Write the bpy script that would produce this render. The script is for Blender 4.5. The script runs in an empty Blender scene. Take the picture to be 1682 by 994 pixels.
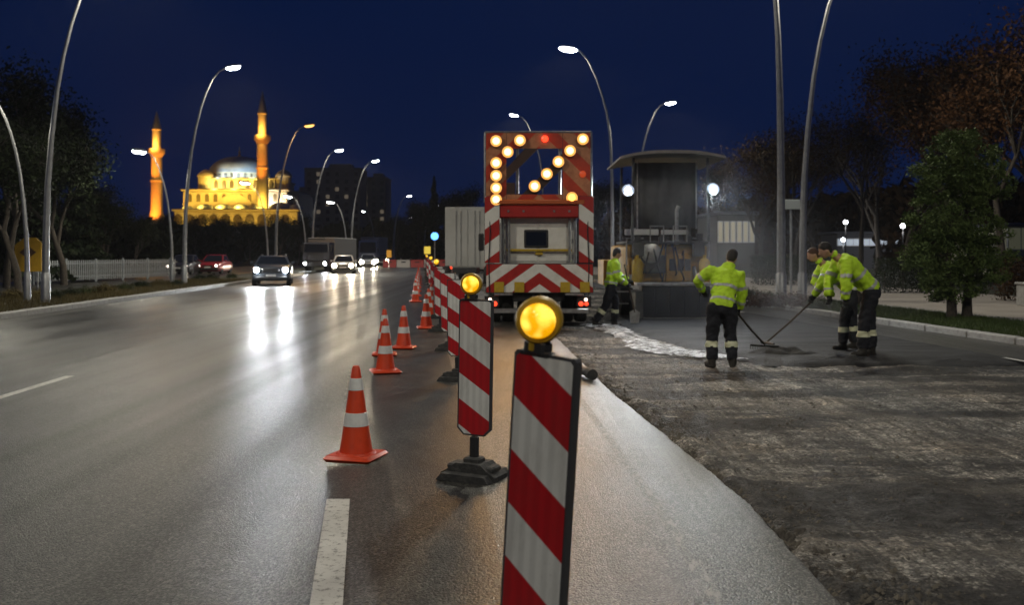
import bpy, bmesh, math, random
import numpy as np
from mathutils import Vector, Matrix
R = math.radians
random.seed(7)
S = bpy.context.scene
C = S.collection

# ------------------------------------------------------------------ camera
cam = bpy.data.cameras.new('camera'); co = bpy.data.objects.new('camera', cam); C.objects.link(co)
CH, F = 1.65, 1600.0                      # eye height, focal length in photo pixels (photo 1682 wide)
co.location = (0, 0, CH); co.rotation_euler = (R(90), 0, 0)
cam.sensor_width = 36; cam.lens = 36 * F / 1682; cam.shift_y = -82 / 1682
cam.clip_end = 3000; cam.clip_start = 0.05
cam.dof.use_dof = True; cam.dof.focus_distance = 8.0; cam.dof.aperture_fstop = 2.8
S.camera = co

# ------------------------------------------------------------------ sky / dusk light
W = bpy.data.worlds.new('World'); S.world = W; W.use_nodes = True
wn = W.node_tree.nodes; wl = W.node_tree.links
bg = wn['Background']
sky = wn.new('ShaderNodeTexSky'); sky.sky_type = 'NISHITA'; sky.sun_disc = False
sky.sun_elevation = R(-4.5); sky.sun_rotation = R(110); sky.altitude = 1000; sky.air_density = 1.0; sky.dust_density = 0.6; sky.ozone_density = 3.0
mx = wn.new('ShaderNodeMix'); mx.data_type = 'RGBA'; mx.blend_type = 'ADD'; mx.inputs[0].default_value = 1.0
wl.new(sky.outputs[0], mx.inputs[6]); mx.inputs[7].default_value = (0.006, 0.052, 0.30, 1)
wl.new(mx.outputs[2], bg.inputs[0]); bg.inputs[1].default_value = 0.12
sun = bpy.data.lights.new('dusk_sun', 'SUN'); sun.energy = 0.02; sun.angle = R(12); sun.color = (1.0, 0.9, 0.8)
so = bpy.data.objects.new('dusk_sun', sun); C.objects.link(so); so.rotation_euler = (R(62), 0, R(-70))
S.view_settings.view_transform = 'Standard'; S.view_settings.look = 'None'
S.view_settings.exposure = 0.0; S.view_settings.gamma = 1.0
S.cycles.use_denoising = True
S.cycles.max_bounces = 5; S.cycles.volume_bounces = 0; S.cycles.volume_step_rate = 2.0
S.cycles.sample_clamp_indirect = 4.0
S.cycles.caustics_reflective = False; S.cycles.caustics_refractive = False

# ------------------------------------------------------------------ materials
MATS = {}
def mat(name, col, rough=0.6, metal=0.0, emit=None, es=0.0, noise=None, bump=None, spec=0.5, coat=0.0):
    """noise=(scale, col2, lo, hi); bump=(scale, strength)"""
    if name in MATS: return MATS[name]
    m = bpy.data.materials.new(name); m.use_nodes = True
    n = m.node_tree.nodes; l = m.node_tree.links; b = n['Principled BSDF']
    b.inputs['Base Color'].default_value = (*col, 1); b.inputs['Roughness'].default_value = rough
    b.inputs['Metallic'].default_value = metal; b.inputs['Specular IOR Level'].default_value = spec
    b.inputs['Coat Weight'].default_value = coat
    if emit: b.inputs['Emission Color'].default_value = (*emit, 1); b.inputs['Emission Strength'].default_value = es
    tc = n.new('ShaderNodeTexCoord')
    if noise:
        t = n.new('ShaderNodeTexNoise'); t.inputs['Scale'].default_value = noise[0]; t.inputs['Detail'].default_value = 6; t.inputs['Roughness'].default_value = 0.65
        l.new(tc.outputs['Object'], t.inputs['Vector'])
        rp = n.new('ShaderNodeValToRGB'); rp.color_ramp.elements[0].position = noise[2]; rp.color_ramp.elements[1].position = noise[3]
        rp.color_ramp.elements[0].color = (*col, 1); rp.color_ramp.elements[1].color = (*noise[1], 1)
        l.new(t.outputs[0], rp.inputs[0]); l.new(rp.outputs[0], b.inputs['Base Color'])
    if bump:
        t2 = n.new('ShaderNodeTexNoise'); t2.inputs['Scale'].default_value = bump[0]; t2.inputs['Detail'].default_value = 5
        l.new(tc.outputs['Object'], t2.inputs['Vector'])
        bp = n.new('ShaderNodeBump'); bp.inputs['Strength'].default_value = bump[1]; bp.inputs['Distance'].default_value = 0.02
        l.new(t2.outputs[0], bp.inputs['Height']); l.new(bp.outputs[0], b.inputs['Normal'])
    MATS[name] = m
    return m

class NB:
    """tiny node-graph helper for ground shaders"""
    def __init__(s, name):
        s.m = bpy.data.materials.new(name); s.m.use_nodes = True
        s.n = s.m.node_tree.nodes; s.l = s.m.node_tree.links; s.b = s.n['Principled BSDF']
        s.tc = s.n.new('ShaderNodeTexCoord').outputs['Object']
    def map(s, scale, rot=(0, 0, 0), loc=(0, 0, 0)):
        k = s.n.new('ShaderNodeMapping'); k.inputs['Scale'].default_value = scale; k.inputs['Rotation'].default_value = rot; k.inputs['Location'].default_value = loc
        s.l.new(s.tc, k.inputs['Vector']); return k.outputs[0]
    def noise(s, scale, vec=None, detail=5, rough=0.6, dist=0.0):
        t = s.n.new('ShaderNodeTexNoise'); t.inputs['Scale'].default_value = scale; t.inputs['Detail'].default_value = detail
        t.inputs['Roughness'].default_value = rough; t.inputs['Distortion'].default_value = dist
        s.l.new(vec or s.tc, t.inputs['Vector']); return t.outputs[0]
    def voro(s, scale, vec=None, feature='F1'):
        t = s.n.new('ShaderNodeTexVoronoi'); t.inputs['Scale'].default_value = scale; t.feature = feature
        s.l.new(vec or s.tc, t.inputs['Vector']); return t.outputs
    def ramp(s, v, stops):
        r = s.n.new('ShaderNodeValToRGB'); e = r.color_ramp.elements
        while len(e) < len(stops): e.new(0.5)
        for i, (p, c) in enumerate(stops):
            e[i].position = p; e[i].color = (*(c if isinstance(c, tuple) else (c, c, c)), 1)
        s.l.new(v, r.inputs[0]); return r.outputs[0]
    def mix(s, a, b, f, mode='MIX'):
        k = s.n.new('ShaderNodeMix'); k.data_type = 'RGBA'; k.blend_type = mode
        for sock, v in ((k.inputs[0], f), (k.inputs[6], a), (k.inputs[7], b)):
            if isinstance(v, (int, float)): sock.default_value = v if sock.type == 'VALUE' else (v, v, v, 1)
            elif isinstance(v, tuple): sock.default_value = (*v, 1)
            else: s.l.new(v, sock)
        return k.outputs[2]
    def math(s, op, a, b=0.0):
        k = s.n.new('ShaderNodeMath'); k.operation = op
        for i, v in enumerate((a, b)):
            if isinstance(v, (int, float)): k.inputs[i].default_value = v
            else: s.l.new(v, k.inputs[i])
        return k.outputs[0]
    def out(s, col=None, rough=None, height=None, strength=0.5, dist=0.01, spec=None):
        if col is not None: s.l.new(col, s.b.inputs['Base Color'])
        if rough is not None:
            if isinstance(rough, float): s.b.inputs['Roughness'].default_value = rough
            else: s.l.new(rough, s.b.inputs['Roughness'])
        if spec is not None: s.b.inputs['Specular IOR Level'].default_value = spec
        if height is not None:
            k = s.n.new('ShaderNodeBump'); k.inputs['Strength'].default_value = strength; k.inputs['Distance'].default_value = dist
            s.l.new(height, k.inputs['Height']); s.l.new(k.outputs[0], s.b.inputs['Normal'])
        return s.m

# ------------------------------------------------------------------ mesh helpers
class MB:
    def __init__(s): s.v = []; s.f = []; s.mi = []
    def add(s, vs, fs, m=0):
        o = len(s.v); s.v += [tuple(p) for p in vs]
        for f in fs: s.f.append([i + o for i in f]); s.mi.append(m)
        return s
    def box(s, c, d, m=0, rot=None):
        x, y, z = d[0] / 2, d[1] / 2, d[2] / 2
        vs = [Vector((sx * x, sy * y, sz * z)) for sz in (-1, 1) for sx, sy in ((-1, -1), (1, -1), (1, 1), (-1, 1))]
        if rot is not None: vs = [rot @ p for p in vs]
        c = Vector(c)
        return s.add([p + c for p in vs], [(3, 2, 1, 0), (4, 5, 6, 7), (0, 1, 5, 4), (1, 2, 6, 5), (2, 3, 7, 6), (3, 0, 4, 7)], m)
    def cbox(s, c, d, b=0.02, m=0):
        """box with chamfered vertical edges and chamfered top/bottom rims"""
        x, y, z = d[0] / 2, d[1] / 2, d[2] / 2; b = min(b, x * .9, y * .9, z * .9)
        def ring(x, y, zz, b): return [(-x + b, -y, zz), (x - b, -y, zz), (x, -y + b, zz), (x, y - b, zz), (x - b, y, zz), (-x + b, y, zz), (-x, y - b, zz), (-x, -y + b, zz)]
        rs = [ring(x - b, y - b, -z, b * .6), ring(x, y, -z + b, b), ring(x, y, z - b, b), ring(x - b, y - b, z, b * .6)]
        vs = [(p[0] + c[0], p[1] + c[1], p[2] + c[2]) for r in rs for p in r]
        fs = [tuple(range(7, -1, -1)), tuple(range(24, 32))]
        for k in range(3):
            for i in range(8): fs.append((k * 8 + i, k * 8 + (i + 1) % 8, k * 8 + 8 + (i + 1) % 8, k * 8 + 8 + i))
        return s.add(vs, fs, m)
    def tube(s, pts, rad, n=8, m=0, cap=True):
        pts = [Vector(p) for p in pts]; k = len(pts)
        if not hasattr(rad, '__len__'): rad = [rad] * k
        d0 = (pts[1] - pts[0]).normalized(); up = Vector((0, 0, 1)) if abs(d0.z) < .9 else Vector((1, 0, 0))
        u = d0.cross(up).normalized(); vs = []
        for i in range(k):
            d = (pts[min(i + 1, k - 1)] - pts[max(i - 1, 0)]).normalized()
            u = (u - d * u.dot(d)).normalized(); w = d.cross(u)
            for j in range(n):
                a = 2 * math.pi * j / n; vs.append(pts[i] + (u * math.cos(a) + w * math.sin(a)) * rad[i])
        fs = [(i * n + j, i * n + (j + 1) % n, (i + 1) * n + (j + 1) % n, (i + 1) * n + j) for i in range(k - 1) for j in range(n)]
        if cap: fs += [tuple(range(n - 1, -1, -1)), tuple(range((k - 1) * n, k * n))]
        return s.add(vs, fs, m)
    def lathe(s, prof, n=20, c=(0, 0, 0), axis='z', m=0, sx=1.0, a0=0.0, ms=None):
        """prof: list of (radius, height)"""
        k = len(prof); vs = []
        for r, h in prof:
            for j in range(n):
                a = 2 * math.pi * (j + a0) / n; x, y = r * math.cos(a) * sx, r * math.sin(a)
                p = (x, y, h) if axis == 'z' else ((x, -h, y) if axis == 'y' else (h, x, y))
                vs.append((p[0] + c[0], p[1] + c[1], p[2] + c[2]))
        o = len(s.v); s.v += vs
        for i in range(k - 1):
            for j in range(n):
                s.f.append([o + i * n + j, o + i * n + (j + 1) % n, o + (i + 1) * n + (j + 1) % n, o + (i + 1) * n + j]); s.mi.append(ms[i] if ms else m)
        s.f.append([o + j for j in range(n - 1, -1, -1)]); s.mi.append(ms[0] if ms else m)
        s.f.append([o + (k - 1) * n + j for j in range(n)]); s.mi.append(ms[-1] if ms else m)
        return s
    def ell(s, c, r, n=12, k=8, m=0, rot=None):
        vs = []; c = Vector(c)
        for i in range(k + 1):
            t = math.pi * i / k
            for j in range(n):
                a = 2 * math.pi * j / n
                p = Vector((r[0] * math.sin(t) * math.cos(a), r[1] * math.sin(t) * math.sin(a), -r[2] * math.cos(t)))
                if rot is not None: p = rot @ p
                vs.append(p + c)
        fs = [(i * n + j, i * n + (j + 1) % n, (i + 1) * n + (j + 1) % n, (i + 1) * n + j) for i in range(k) for j in range(n)]
        return s.add(vs, fs, m)
    def prism(s, poly, a, b, axis='y', m=0):
        """extrude a 2-D polygon between a and b along an axis; poly coords are the other two axes"""
        n = len(poly)
        def P(q, t): return (q[0], t, q[1]) if axis == 'y' else ((t, q[0], q[1]) if axis == 'x' else (q[0], q[1], t))
        vs = [P(q, a) for q in poly] + [P(q, b) for q in poly]
        fs = [tuple(range(n)), tuple(range(2 * n - 1, n - 1, -1))] + [(i, n + i, n + (i + 1) % n, (i + 1) % n) for i in range(n)]
        return s.add(vs, fs, m)
    def poly(s, pts, m=0): return s.add(pts, [tuple(range(len(pts)))], m)
    def mesh(s, name, mats, smooth=False, weld=True, normals=True):
        me = bpy.data.meshes.new(name); me.from_pydata(s.v, [], s.f)
        for x in (mats if isinstance(mats, (list, tuple)) else [mats]): me.materials.append(x)
        me.polygons.foreach_set('material_index', s.mi)
        if normals:
            bm = bmesh.new(); bm.from_mesh(me)
            if weld: bmesh.ops.remove_doubles(bm, verts=bm.verts, dist=1e-5)
            bmesh.ops.recalc_face_normals(bm, faces=bm.faces); bm.to_mesh(me); bm.free()
        if smooth:
            me.polygons.foreach_set('use_smooth', [True] * len(me.polygons))
            if smooth != 'all': me.set_sharp_from_angle(angle=R(38))
        return me
    def build(s, name, mats, parent=None, smooth=True, loc=None, **kw):
        return link(name, s.mesh(name, mats, smooth, **kw), parent, loc)

def link(name, data, parent=None, loc=None):
    o = bpy.data.objects.new(name, data); C.objects.link(o)
    if parent: o.parent = parent
    if loc: o.location = loc
    return o
def tag(o, label=None, cat=None, group=None, kind=None):
    if label: o['label'] = label
    if cat: o['category'] = cat
    if group: o['group'] = group
    if kind: o['kind'] = kind
    return o
def thing(name, label, cat, loc=(0, 0, 0), rz=0.0, group=None):
    o = bpy.data.objects.new(name, None); C.objects.link(o); o.location = loc; o.rotation_euler = (0, 0, rz)
    o.empty_display_size = 0.3
    return tag(o, label, cat, group)
def copy_tree(o, parent=None):
    c = o.copy(); C.objects.link(c); c.parent = parent
    for ch in list(o.children): copy_tree(ch, c)
    return c
def clip(poly, a, b, c):
    """keep the part of a 2-D polygon where a*x+b*y+c >= 0"""
    out = []
    for i, p in enumerate(poly):
        q = poly[(i + 1) % len(poly)]
        dp = a * p[0] + b * p[1] + c; dq = a * q[0] + b * q[1] + c
        if dp >= 0: out.append(p)
        if (dp >= 0) != (dq >= 0):
            t = dp / (dp - dq); out.append((p[0] + (q[0] - p[0]) * t, p[1] + (q[1] - p[1]) * t))
    return out
def stripes(mb, outline, slope, h, phase, y, m0=0, m1=1):
    """diagonal sheeting cut to an outline in the x-z plane at depth y"""
    g = [q[1] - slope * q[0] for q in outline]; k0 = math.floor((min(g) - phase) / h) - 1; k1 = math.ceil((max(g) - phase) / h) + 1
    for k in range(k0, k1):
        p = clip(clip(outline, -slope, 1, -(phase + k * h)), slope, -1, phase + (k + 1) * h)
        if len(p) >= 3: mb.poly([(q[0], y, q[1]) for q in p], m0 if k % 2 == 0 else m1)
def gx(u, d): return (u - 841) * d / F
def gz(v, d): return CH + (415 - v) * d / F
def lerp(pts, t):
    if t <= pts[0][0]:
        (a, b), (c, d) = pts[0], pts[1]
    elif t >= pts[-1][0]:
        (a, b), (c, d) = pts[-2], pts[-1]
    else:
        for i in range(len(pts) - 1):
            if pts[i][0] <= t <= pts[i + 1][0]: (a, b), (c, d) = pts[i], pts[i + 1]; break
    return b + (d - b) * (t - a) / (c - a)
ORD = ['first', 'second', 'third', 'fourth', 'fifth', 'sixth', 'seventh', 'eighth', 'ninth', 'tenth', 'eleventh', 'twelfth', 'thirteenth',
       'fourteenth', 'fifteenth', 'sixteenth', 'seventeenth', 'eighteenth', 'nineteenth', 'twentieth', 'twenty-first', 'twenty-second', 'twenty-third', 'twenty-fourth', 'twenty-fifth', 'twenty-sixth']

# plan curves (x as a function of distance y)
def kerb_l(y): return -11.2 - 0.058 * y
def panel_x(y): return 0.42 - 0.092 * y
EDGE = [(-6, 1.45), (6.5, 1.56), (11.7, 1.17), (18.2, 0.9), (30, -0.2), (130, -9.5)]
def edge_x(y): return lerp(EDGE, y)
KR = [(-6, 11.75), (17.3, 9.07), (30.3, 7.57), (60, 3.9), (130, -5.0)]
def kerb_r(y): return lerp(KR, y)
def gut_x(y): return kerb_r(y) - 1.55

# ------------------------------------------------------------------ ground materials
g = NB('asphalt_worn')
agg = g.voro(85); fine = g.noise(140, detail=3); big = g.noise(0.35, g.map((1, 0.12, 1), rot=(0, 0, R(4))), detail=4)
mid = g.noise(2.2, detail=6); path = g.noise(0.9, g.map((1.3, 0.03, 1), rot=(0, 0, R(3.5))), detail=2)
c1 = g.ramp(agg[1], [(0.1, (0.012, 0.012, 0.011)), (0.5, (0.034, 0.0335, 0.0305)), (0.92, (0.15, 0.146, 0.13))])
c2 = g.mix(c1, g.ramp(mid, [(0.3, 0.72), (0.7, 1.12)]), 1.0, 'MULTIPLY')
c3 = g.mix(c2, g.ramp(big, [(0.3, 0.72), (0.7, 1.2)]), 1.0, 'MULTIPLY')
oil = g.ramp(g.noise(0.8, g.map((1.0, 0.22, 1), loc=(5, 2, 0)), detail=5, rough=0.7), [(0.56, 0.0), (0.7, 0.5)])
c3 = g.mix(c3, (0.02, 0.019, 0.018), oil)
rr = g.math('ADD', g.ramp(path, [(0.35, 0.27), (0.65, 0.42)]), g.math('MULTIPLY', g.math('SUBTRACT', mid, 0.5), 0.12))
rr = g.math('MAXIMUM', rr, 0.285)
hh = g.math('ADD', g.math('MULTIPLY', agg[0], -1.0), g.math('MULTIPLY', fine, 0.5))
M_ROAD = g.out(c3, rr, hh, 0.32, 0.009, 0.21)

g = NB('asphalt_polished')
agg = g.voro(95); mid = g.noise(1.6, g.map((1, 0.25, 1)), detail=6); scr = g.noise(7, g.map((1, 0.04, 1), rot=(0, 0, R(-4))), detail=4)
c1 = g.ramp(agg[1], [(0.12, (0.008, 0.008, 0.007)), (0.5, (0.045, 0.043, 0.038)), (0.9, (0.26, 0.245, 0.215))])
c2 = g.mix(c1, g.ramp(mid, [(0.3, 0.6), (0.7, 1.2)]), 1.0, 'MULTIPLY')
c3 = g.mix(c2, (0.3, 0.28, 0.25), g.ramp(scr, [(0.52, 0.0), (0.75, 0.45)]))
c3 = g.mix(c3, (0.02, 0.018, 0.015), g.ramp(g.noise(1.1, g.map((1, .3, 1), loc=(2, 7, 0)), detail=6, rough=.7), [(0.5, 0.0), (0.68, 0.6)]))
M_STRIP = g.out(c3, g.ramp(mid, [(0.3, 0.29), (0.7, 0.44)]), g.math('MULTIPLY', agg[0], -1.0), 0.4, 0.012, 0.38)

g = NB('milled_surface')
band = g.noise(1.0, g.map((0.16, 0.85, 1), rot=(0, 0, R(3))), detail=6, rough=0.62, dist=0.4)
rut = g.noise(1.6, g.map((1.0, 0.07, 1), rot=(0, 0, R(6))), detail=5, rough=0.65)
sp = g.noise(55, detail=5, rough=0.75); cl = g.noise(9, detail=6, rough=0.7); dust = g.noise(1.3, g.map((0.5, 1.0, 1), loc=(3, 1, 0)), detail=6, rough=0.7)
base = g.ramp(sp, [(0.28, (0.036, 0.033, 0.030)), (0.5, (0.135, 0.125, 0.110)), (0.72, (0.36, 0.335, 0.295))])
base = g.mix(base, (0.26, 0.215, 0.165), g.ramp(dust, [(0.5, 0.0), (0.66, 0.6)]))
tack = g.ramp(g.math('ADD', band, g.math('MULTIPLY', g.math('SUBTRACT', cl, 0.5), 0.35)), [(0.475, 0.97), (0.54, 0.0)])
base = g.mix(base, (0.014, 0.013, 0.012), tack)
base = g.mix(base, g.ramp(rut, [(0.36, 0.45), (0.58, 1.25)]), 1.0, 'MULTIPLY')
fin = g.noise(16, g.map((1.0, 0.035, 1), rot=(0, 0, R(5))), detail=4, rough=0.7)
base = g.mix(base, g.ramp(fin, [(0.38, 0.5), (0.58, 1.3)]), 1.0, 'MULTIPLY')
chp = g.voro(42)
base = g.mix(base, g.ramp(chp[1], [(0.1, 0.5), (0.6, 1.5), (0.95, 3.0)]), 1.0, 'MULTIPLY')
mot = g.noise(3.2, g.map((.7, 1.1, 1)), detail=7, rough=.75)
base = g.mix(base, g.ramp(mot, [(0.4, 0.5), (0.6, 1.7)]), 1.0, 'MULTIPLY')
pale = g.ramp(g.noise(0.9, g.map((0.35, 0.8, 1), loc=(9, 4, 0)), detail=7, rough=0.72), [(0.53, 0.0), (0.66, 0.55)])
base = g.mix(base, (0.36, 0.32, 0.265), g.math('MULTIPLY', pale, g.ramp(sp, [(0.4, 0.2), (0.6, 1.0)])))
M_MILL = g.out(base, g.ramp(cl, [(0.3, 0.5), (0.7, 0.9)]), g.math('ADD', g.math('ADD', sp, g.math('MULTIPLY', cl, 1.6)), g.math('MULTIPLY', chp[0], -1.0)), 1.0, 0.045, 0.35)

g = NB('fresh_asphalt')
sp = g.noise(70, detail=4, rough=0.7); md = g.noise(1.5, g.map((0.3, 1.2, 1)), detail=4)
M_FRESH = g.out(g.ramp(sp, [(0.3, (0.006, 0.006, 0.007)), (0.75, (0.026, 0.026, 0.028))]), g.ramp(md, [(0.3, 0.5), (0.7, 0.75)]), sp, 1.0, 0.03, 0.2)

g = NB('pavement_beige')
sp = g.noise(30, detail=5); md = g.noise(0.8, detail=5)
M_PAVE = g.out(g.mix(g.ramp(sp, [(0.3, (0.30, 0.265, 0.225)), (0.7, (0.40, 0.36, 0.31))]), g.ramp(md, [(0.3, 0.75), (0.7, 1.1)]), 1.0, 'MULTIPLY'), 0.75, sp, 0.2)
g = NB('soil_dark')
sp = g.noise(18, detail=6, rough=0.7); md = g.noise(0.9, detail=5)
M_SOIL = g.out(g.mix(g.ramp(sp, [(0.3, (0.02, 0.018, 0.012)), (0.7, (0.06, 0.05, 0.032))]), (0.035, 0.05, 0.018), g.ramp(md, [(0.42, 0.0), (0.6, 0.8)])), 0.95, sp, 0.9, 0.03)
M_PAINT = NB('road_paint')
sp = M_PAINT.noise(22, detail=6, rough=0.75); md = M_PAINT.noise(3, detail=5)
M_PAINT = M_PAINT.out(M_PAINT.mix(M_PAINT.ramp(md, [(0.3, (0.46, 0.45, 0.42)), (0.7, (0.62, 0.61, 0.57))]), (0.07, 0.068, 0.06), M_PAINT.ramp(sp, [(0.53, 0.0), (0.62, 0.8)])), 0.5, sp, 0.05)
M_KERB = mat('kerb_concrete', (0.36, 0.35, 0.33), 0.75, noise=(9, (0.22, 0.21, 0.2), 0.4, 0.75), bump=(40, 0.3))

# ------------------------------------------------------------------ ground and roads
tag(MB().poly([(-420, -40, -.16), (420, -40, -.16), (420, 620, -.16), (-420, 620, -.16)]).build('ground', M_SOIL), kind='structure')
YS = [-14 + i * 2 for i in range(12)] + [10 + i * 3 for i in range(60)]
def strip(name, fa, fb, z, m, ys=YS, nx=1, za=None):
    b = MB(); n = nx + 1
    for y in ys:
        for i in range(n):
            t = i / nx; b.v.append((fa(y) + (fb(y) - fa(y)) * t, y, z if za is None else z + (za - z) * t))
    for k in range(len(ys) - 1):
        for i in range(nx): b.f.append([k * n + i, k * n + i + 1, (k + 1) * n + i + 1, (k + 1) * n + i]); b.mi.append(0)
    return b.build(name, m, smooth=False)
tag(strip('road', kerb_l, panel_x, 0.0, M_ROAD), kind='structure')
YN = [y for y in YS if y <= 130]
def rag_x(y): 
    from mathutils import noise as nz
    return edge_x(y) + +.02 * nz.noise((y * 1.4, 1, 0)) + .012 * nz.noise((y * 6, 2, 0)) + .012 * nz.noise((y * 19, 3, 0))
YF = [-14, -6, 0] + list(np.arange(3, 24, .05)) + [y for y in YN if y > 24]
b = MB()
for y in YF:
    r_ = rag_x(y) if 2 < y < 24 else edge_x(y)
    b.v += [(panel_x(y), y, 0), ((panel_x(y) + r_) / 2, y, 0), (r_ - .012, y, 0), (r_, y, -.007), (r_ + .012, y, -.07)]
for k in range(len(YF) - 1):
    for i in range(4): b.f.append([k * 5 + i, k * 5 + i + 1, k * 5 + i + 6, k * 5 + i + 5]); b.mi.append(0)
tag(b.build('road_strip', M_STRIP, smooth=True), kind='structure')
tag(strip('gutter_strip', gut_x, kerb_r, 0.0, M_ROAD, YN), kind='structure')
tag(strip('verge_left', lambda y: kerb_l(y) - 4.2, lambda y: kerb_l(y) - 0.28, 0.10, M_SOIL), kind='structure')
tag(strip('side_road', lambda y: kerb_l(y) - 14, lambda y: kerb_l(y) - 4.2, -0.02, M_ROAD), kind='structure')
tag(strip('verge_right', lambda y: kerb_r(y) + 0.2, lambda y: kerb_r(y) + 2.9, 0.10, M_SOIL, YN), kind='structure')
tag(strip('plaza', lambda y: kerb_r(y) + 2.9, lambda y: kerb_r(y) + 10.5, 0.12, M_PAVE, YN), kind='structure')
tag(strip('park_ground', lambda y: kerb_r(y) + 10.5, lambda y: kerb_r(y) + 70, 0.08, M_SOIL, YN), kind='structure')

# milled lane: a displaced sheet a few centimetres below the old surface, crumbling at its rim
def vnoise(x, y, seed=0):
    from mathutils import noise as nz
    return nz.noise((x, y, seed * 7.3))
b = MB(); ys = list(np.concatenate([np.arange(-3, 4, .25), np.arange(4, 12, .06), np.arange(12, 30, .14), np.arange(30, 131, 2.5)])); nx = 110
for y in ys:
    a0 = edge_x(y) - .07; a1 = gut_x(y)
    for i in range(nx + 1):
        t = i / nx; x = a0 + (a1 - a0) * t
        d0 = (x - a0); d1 = a1 - x
        z = -0.055 + 0.018 * vnoise(x * 1.3, y * 1.3, 1) + 0.016 * vnoise(x * 5, y * 5, 2) + 0.011 * vnoise(x * 15, y * 15, 3) + .016 * vnoise((x + .1 * y) * 2.6, y * .15, 7) + 0.006 * math.sin(x * 9 + y * .5) * (0.5 + vnoise(x, y * .3, 4))
        rim = 0.16 + 0.12 * vnoise(3.1, y * 2.2, 5) + .05 * vnoise(1.7, y * 9, 5)
        z += 0.055 * math.exp(-((d0 - rim * 1.3) / 0.09) ** 2) * (0.5 + vnoise(x * 4, y * 4, 6))
        if d0 < .02: z = -.05
        if i == nx: z = -0.01
        b.v.append((x + (0.03 * vnoise(x * 3, y * 5, 9) if 0 < i < nx else 0), y, z))
n = nx + 1
for k in range(len(ys) - 1):
    for i in range(nx): b.f.append([k * n + i, k * n + i + 1, (k + 1) * n + i + 1, (k + 1) * n + i]); b.mi.append(0)
tag(b.build('milled_lane', M_MILL, smooth='all', normals=False), kind='structure')

# freshly laid mat behind the paver
MAT_L = [(13.2, 4.9), (14.2, 4.0), (15.2, 3.55), (17, 3.2), (19, 2.75), (21, 2.55), (24, 2.4), (27, 2.2)]
b = MB(); ys = list(np.arange(14.6, 26.6, .12)); nx = 44
for y in ys:
    a0 = lerp(MAT_L, y) + .10 * vnoise(1, y * 1.5, 3) + .04 * vnoise(2, y * 6, 3); a1 = gut_x(y) - .03
    for i in range(nx + 1):
        t = i / nx; x = a0 + (a1 - a0) * t
        fr = min(1, (y - 14.6 + .5 * vnoise(x * 1.2, 3, 2) + .15 * vnoise(x * 6, 3, 2)) / .9, (x - a0) / .25 + .05)
        z = -0.06 + max(0, fr) * .075 + .006 * vnoise(x * 7, y * 7, 5) + (.03 * vnoise(x * 3, y * 3, 8) * (1 - min(1, max(0, (y - 15) / 1.5))))
        b.v.append((x, y, z))
n = nx + 1
for k in range(len(ys) - 1):
    for i in range(nx): b.f.append([k * n + i, k * n + i + 1, (k + 1) * n + i + 1, (k + 1) * n + i]); b.mi.append(0)
tag(b.build('fresh_asphalt', M_FRESH, smooth='all', normals=False), kind='structure')
# raked heaps of loose hot mix
def heap(cx, cy, rx, ry, h, seed, name='asphalt_heap'):
    b = MB(); n, k = 34, 12
    for i in range(k + 1):
        r = i / k
        for j in range(n):
            a = 2 * math.pi * j / n; q = 1 + .22 * vnoise(math.cos(a) * 1.6, math.sin(a) * 1.6, seed)
            x, y = cx + rx * r * q * math.cos(a), cy + ry * r * q * math.sin(a)
            b.v.append((x, y, -.055 + h * (1 - r * r) * (1 + .5 * vnoise(x * 5, y * 5, seed)) + .02 * vnoise(x * 16, y * 16, seed) * (1 - r)))
    for i in range(k):
        for j in range(n): b.f.append([i * n + j, i * n + (j + 1) % n, (i + 1) * n + (j + 1) % n, (i + 1) * n + j]); b.mi.append(0)
    return b.build(name, M_FRESH, smooth='all')
tag(heap(4.35, 15.9, .75, .4, .16, 3), 'low heap of black hot mix where the two rakes meet', 'heap', 'heaps of hot mix')
tag(heap(5.3, 14.9, 1.1, .35, .10, 5), 'flat spread of black hot mix at the bending workers\' boots', 'heap', 'heaps of hot mix')
tag(heap(6.9, 14.9, 1.0, .4, .08, 8), 'thin spread of black hot mix right of the bending workers', 'heap', 'heaps of hot mix')

# wet tack along the mat edge, reflected paver light painted in as white
g = NB('tack_sheen_pale')
sp = g.noise(9, detail=6, rough=0.7)
pn = g.noise(6, g.map((.8, 1.2, 1)), detail=8, rough=0.8)
M_SHEEN = g.out(g.ramp(sp, [(0.34, (0.10, 0.10, 0.10)), (0.5, (0.62, 0.63, 0.64))]), 0.35, sp, 0.8, 0.03, 0.5)
g.l.new(g.ramp(pn, [(0.47, 0.0), (0.52, 1.0)]), g.b.inputs['Alpha'])
b = MB(); pts = [(22.6, 2.02, .42), (21, 2.22, .30), (19.6, 2.3, .26), (18.2, 2.42, .34), (17, 2.55, .42), (16.2, 2.85, .5), (15.6, 3.25, .45), (15.25, 3.6, .12)]
rows = []
for q in range(71):
    t = q / 10; i = min(6, int(t)); f = t - i
    y, x, w = (pts[i][j] + (pts[i + 1][j] - pts[i][j]) * f for j in range(3))
    rows.append([(x + w * s * (1 + .5 * vnoise(s * 3, q * .45, 4)) , y + .12 * vnoise(s, q * .3, 9), -.018 + .016 * (1 - s * s) + .006 * vnoise(s * 4, q * .6, 3)) for s in np.linspace(-1, 1, 9)])
for r in rows: b.v += r
for k in range(70):
    for i in range(8): b.f.append([k * 9 + i, k * 9 + i + 1, k * 9 + i + 10, k * 9 + i + 9]); b.mi.append(0)
tag(b.build('tack_sheen', M_SHEEN, smooth='all', normals=False), 'wet tack along the left edge of the fresh asphalt, its lamp shine painted white', 'wet tack', kind='stuff')

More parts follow.
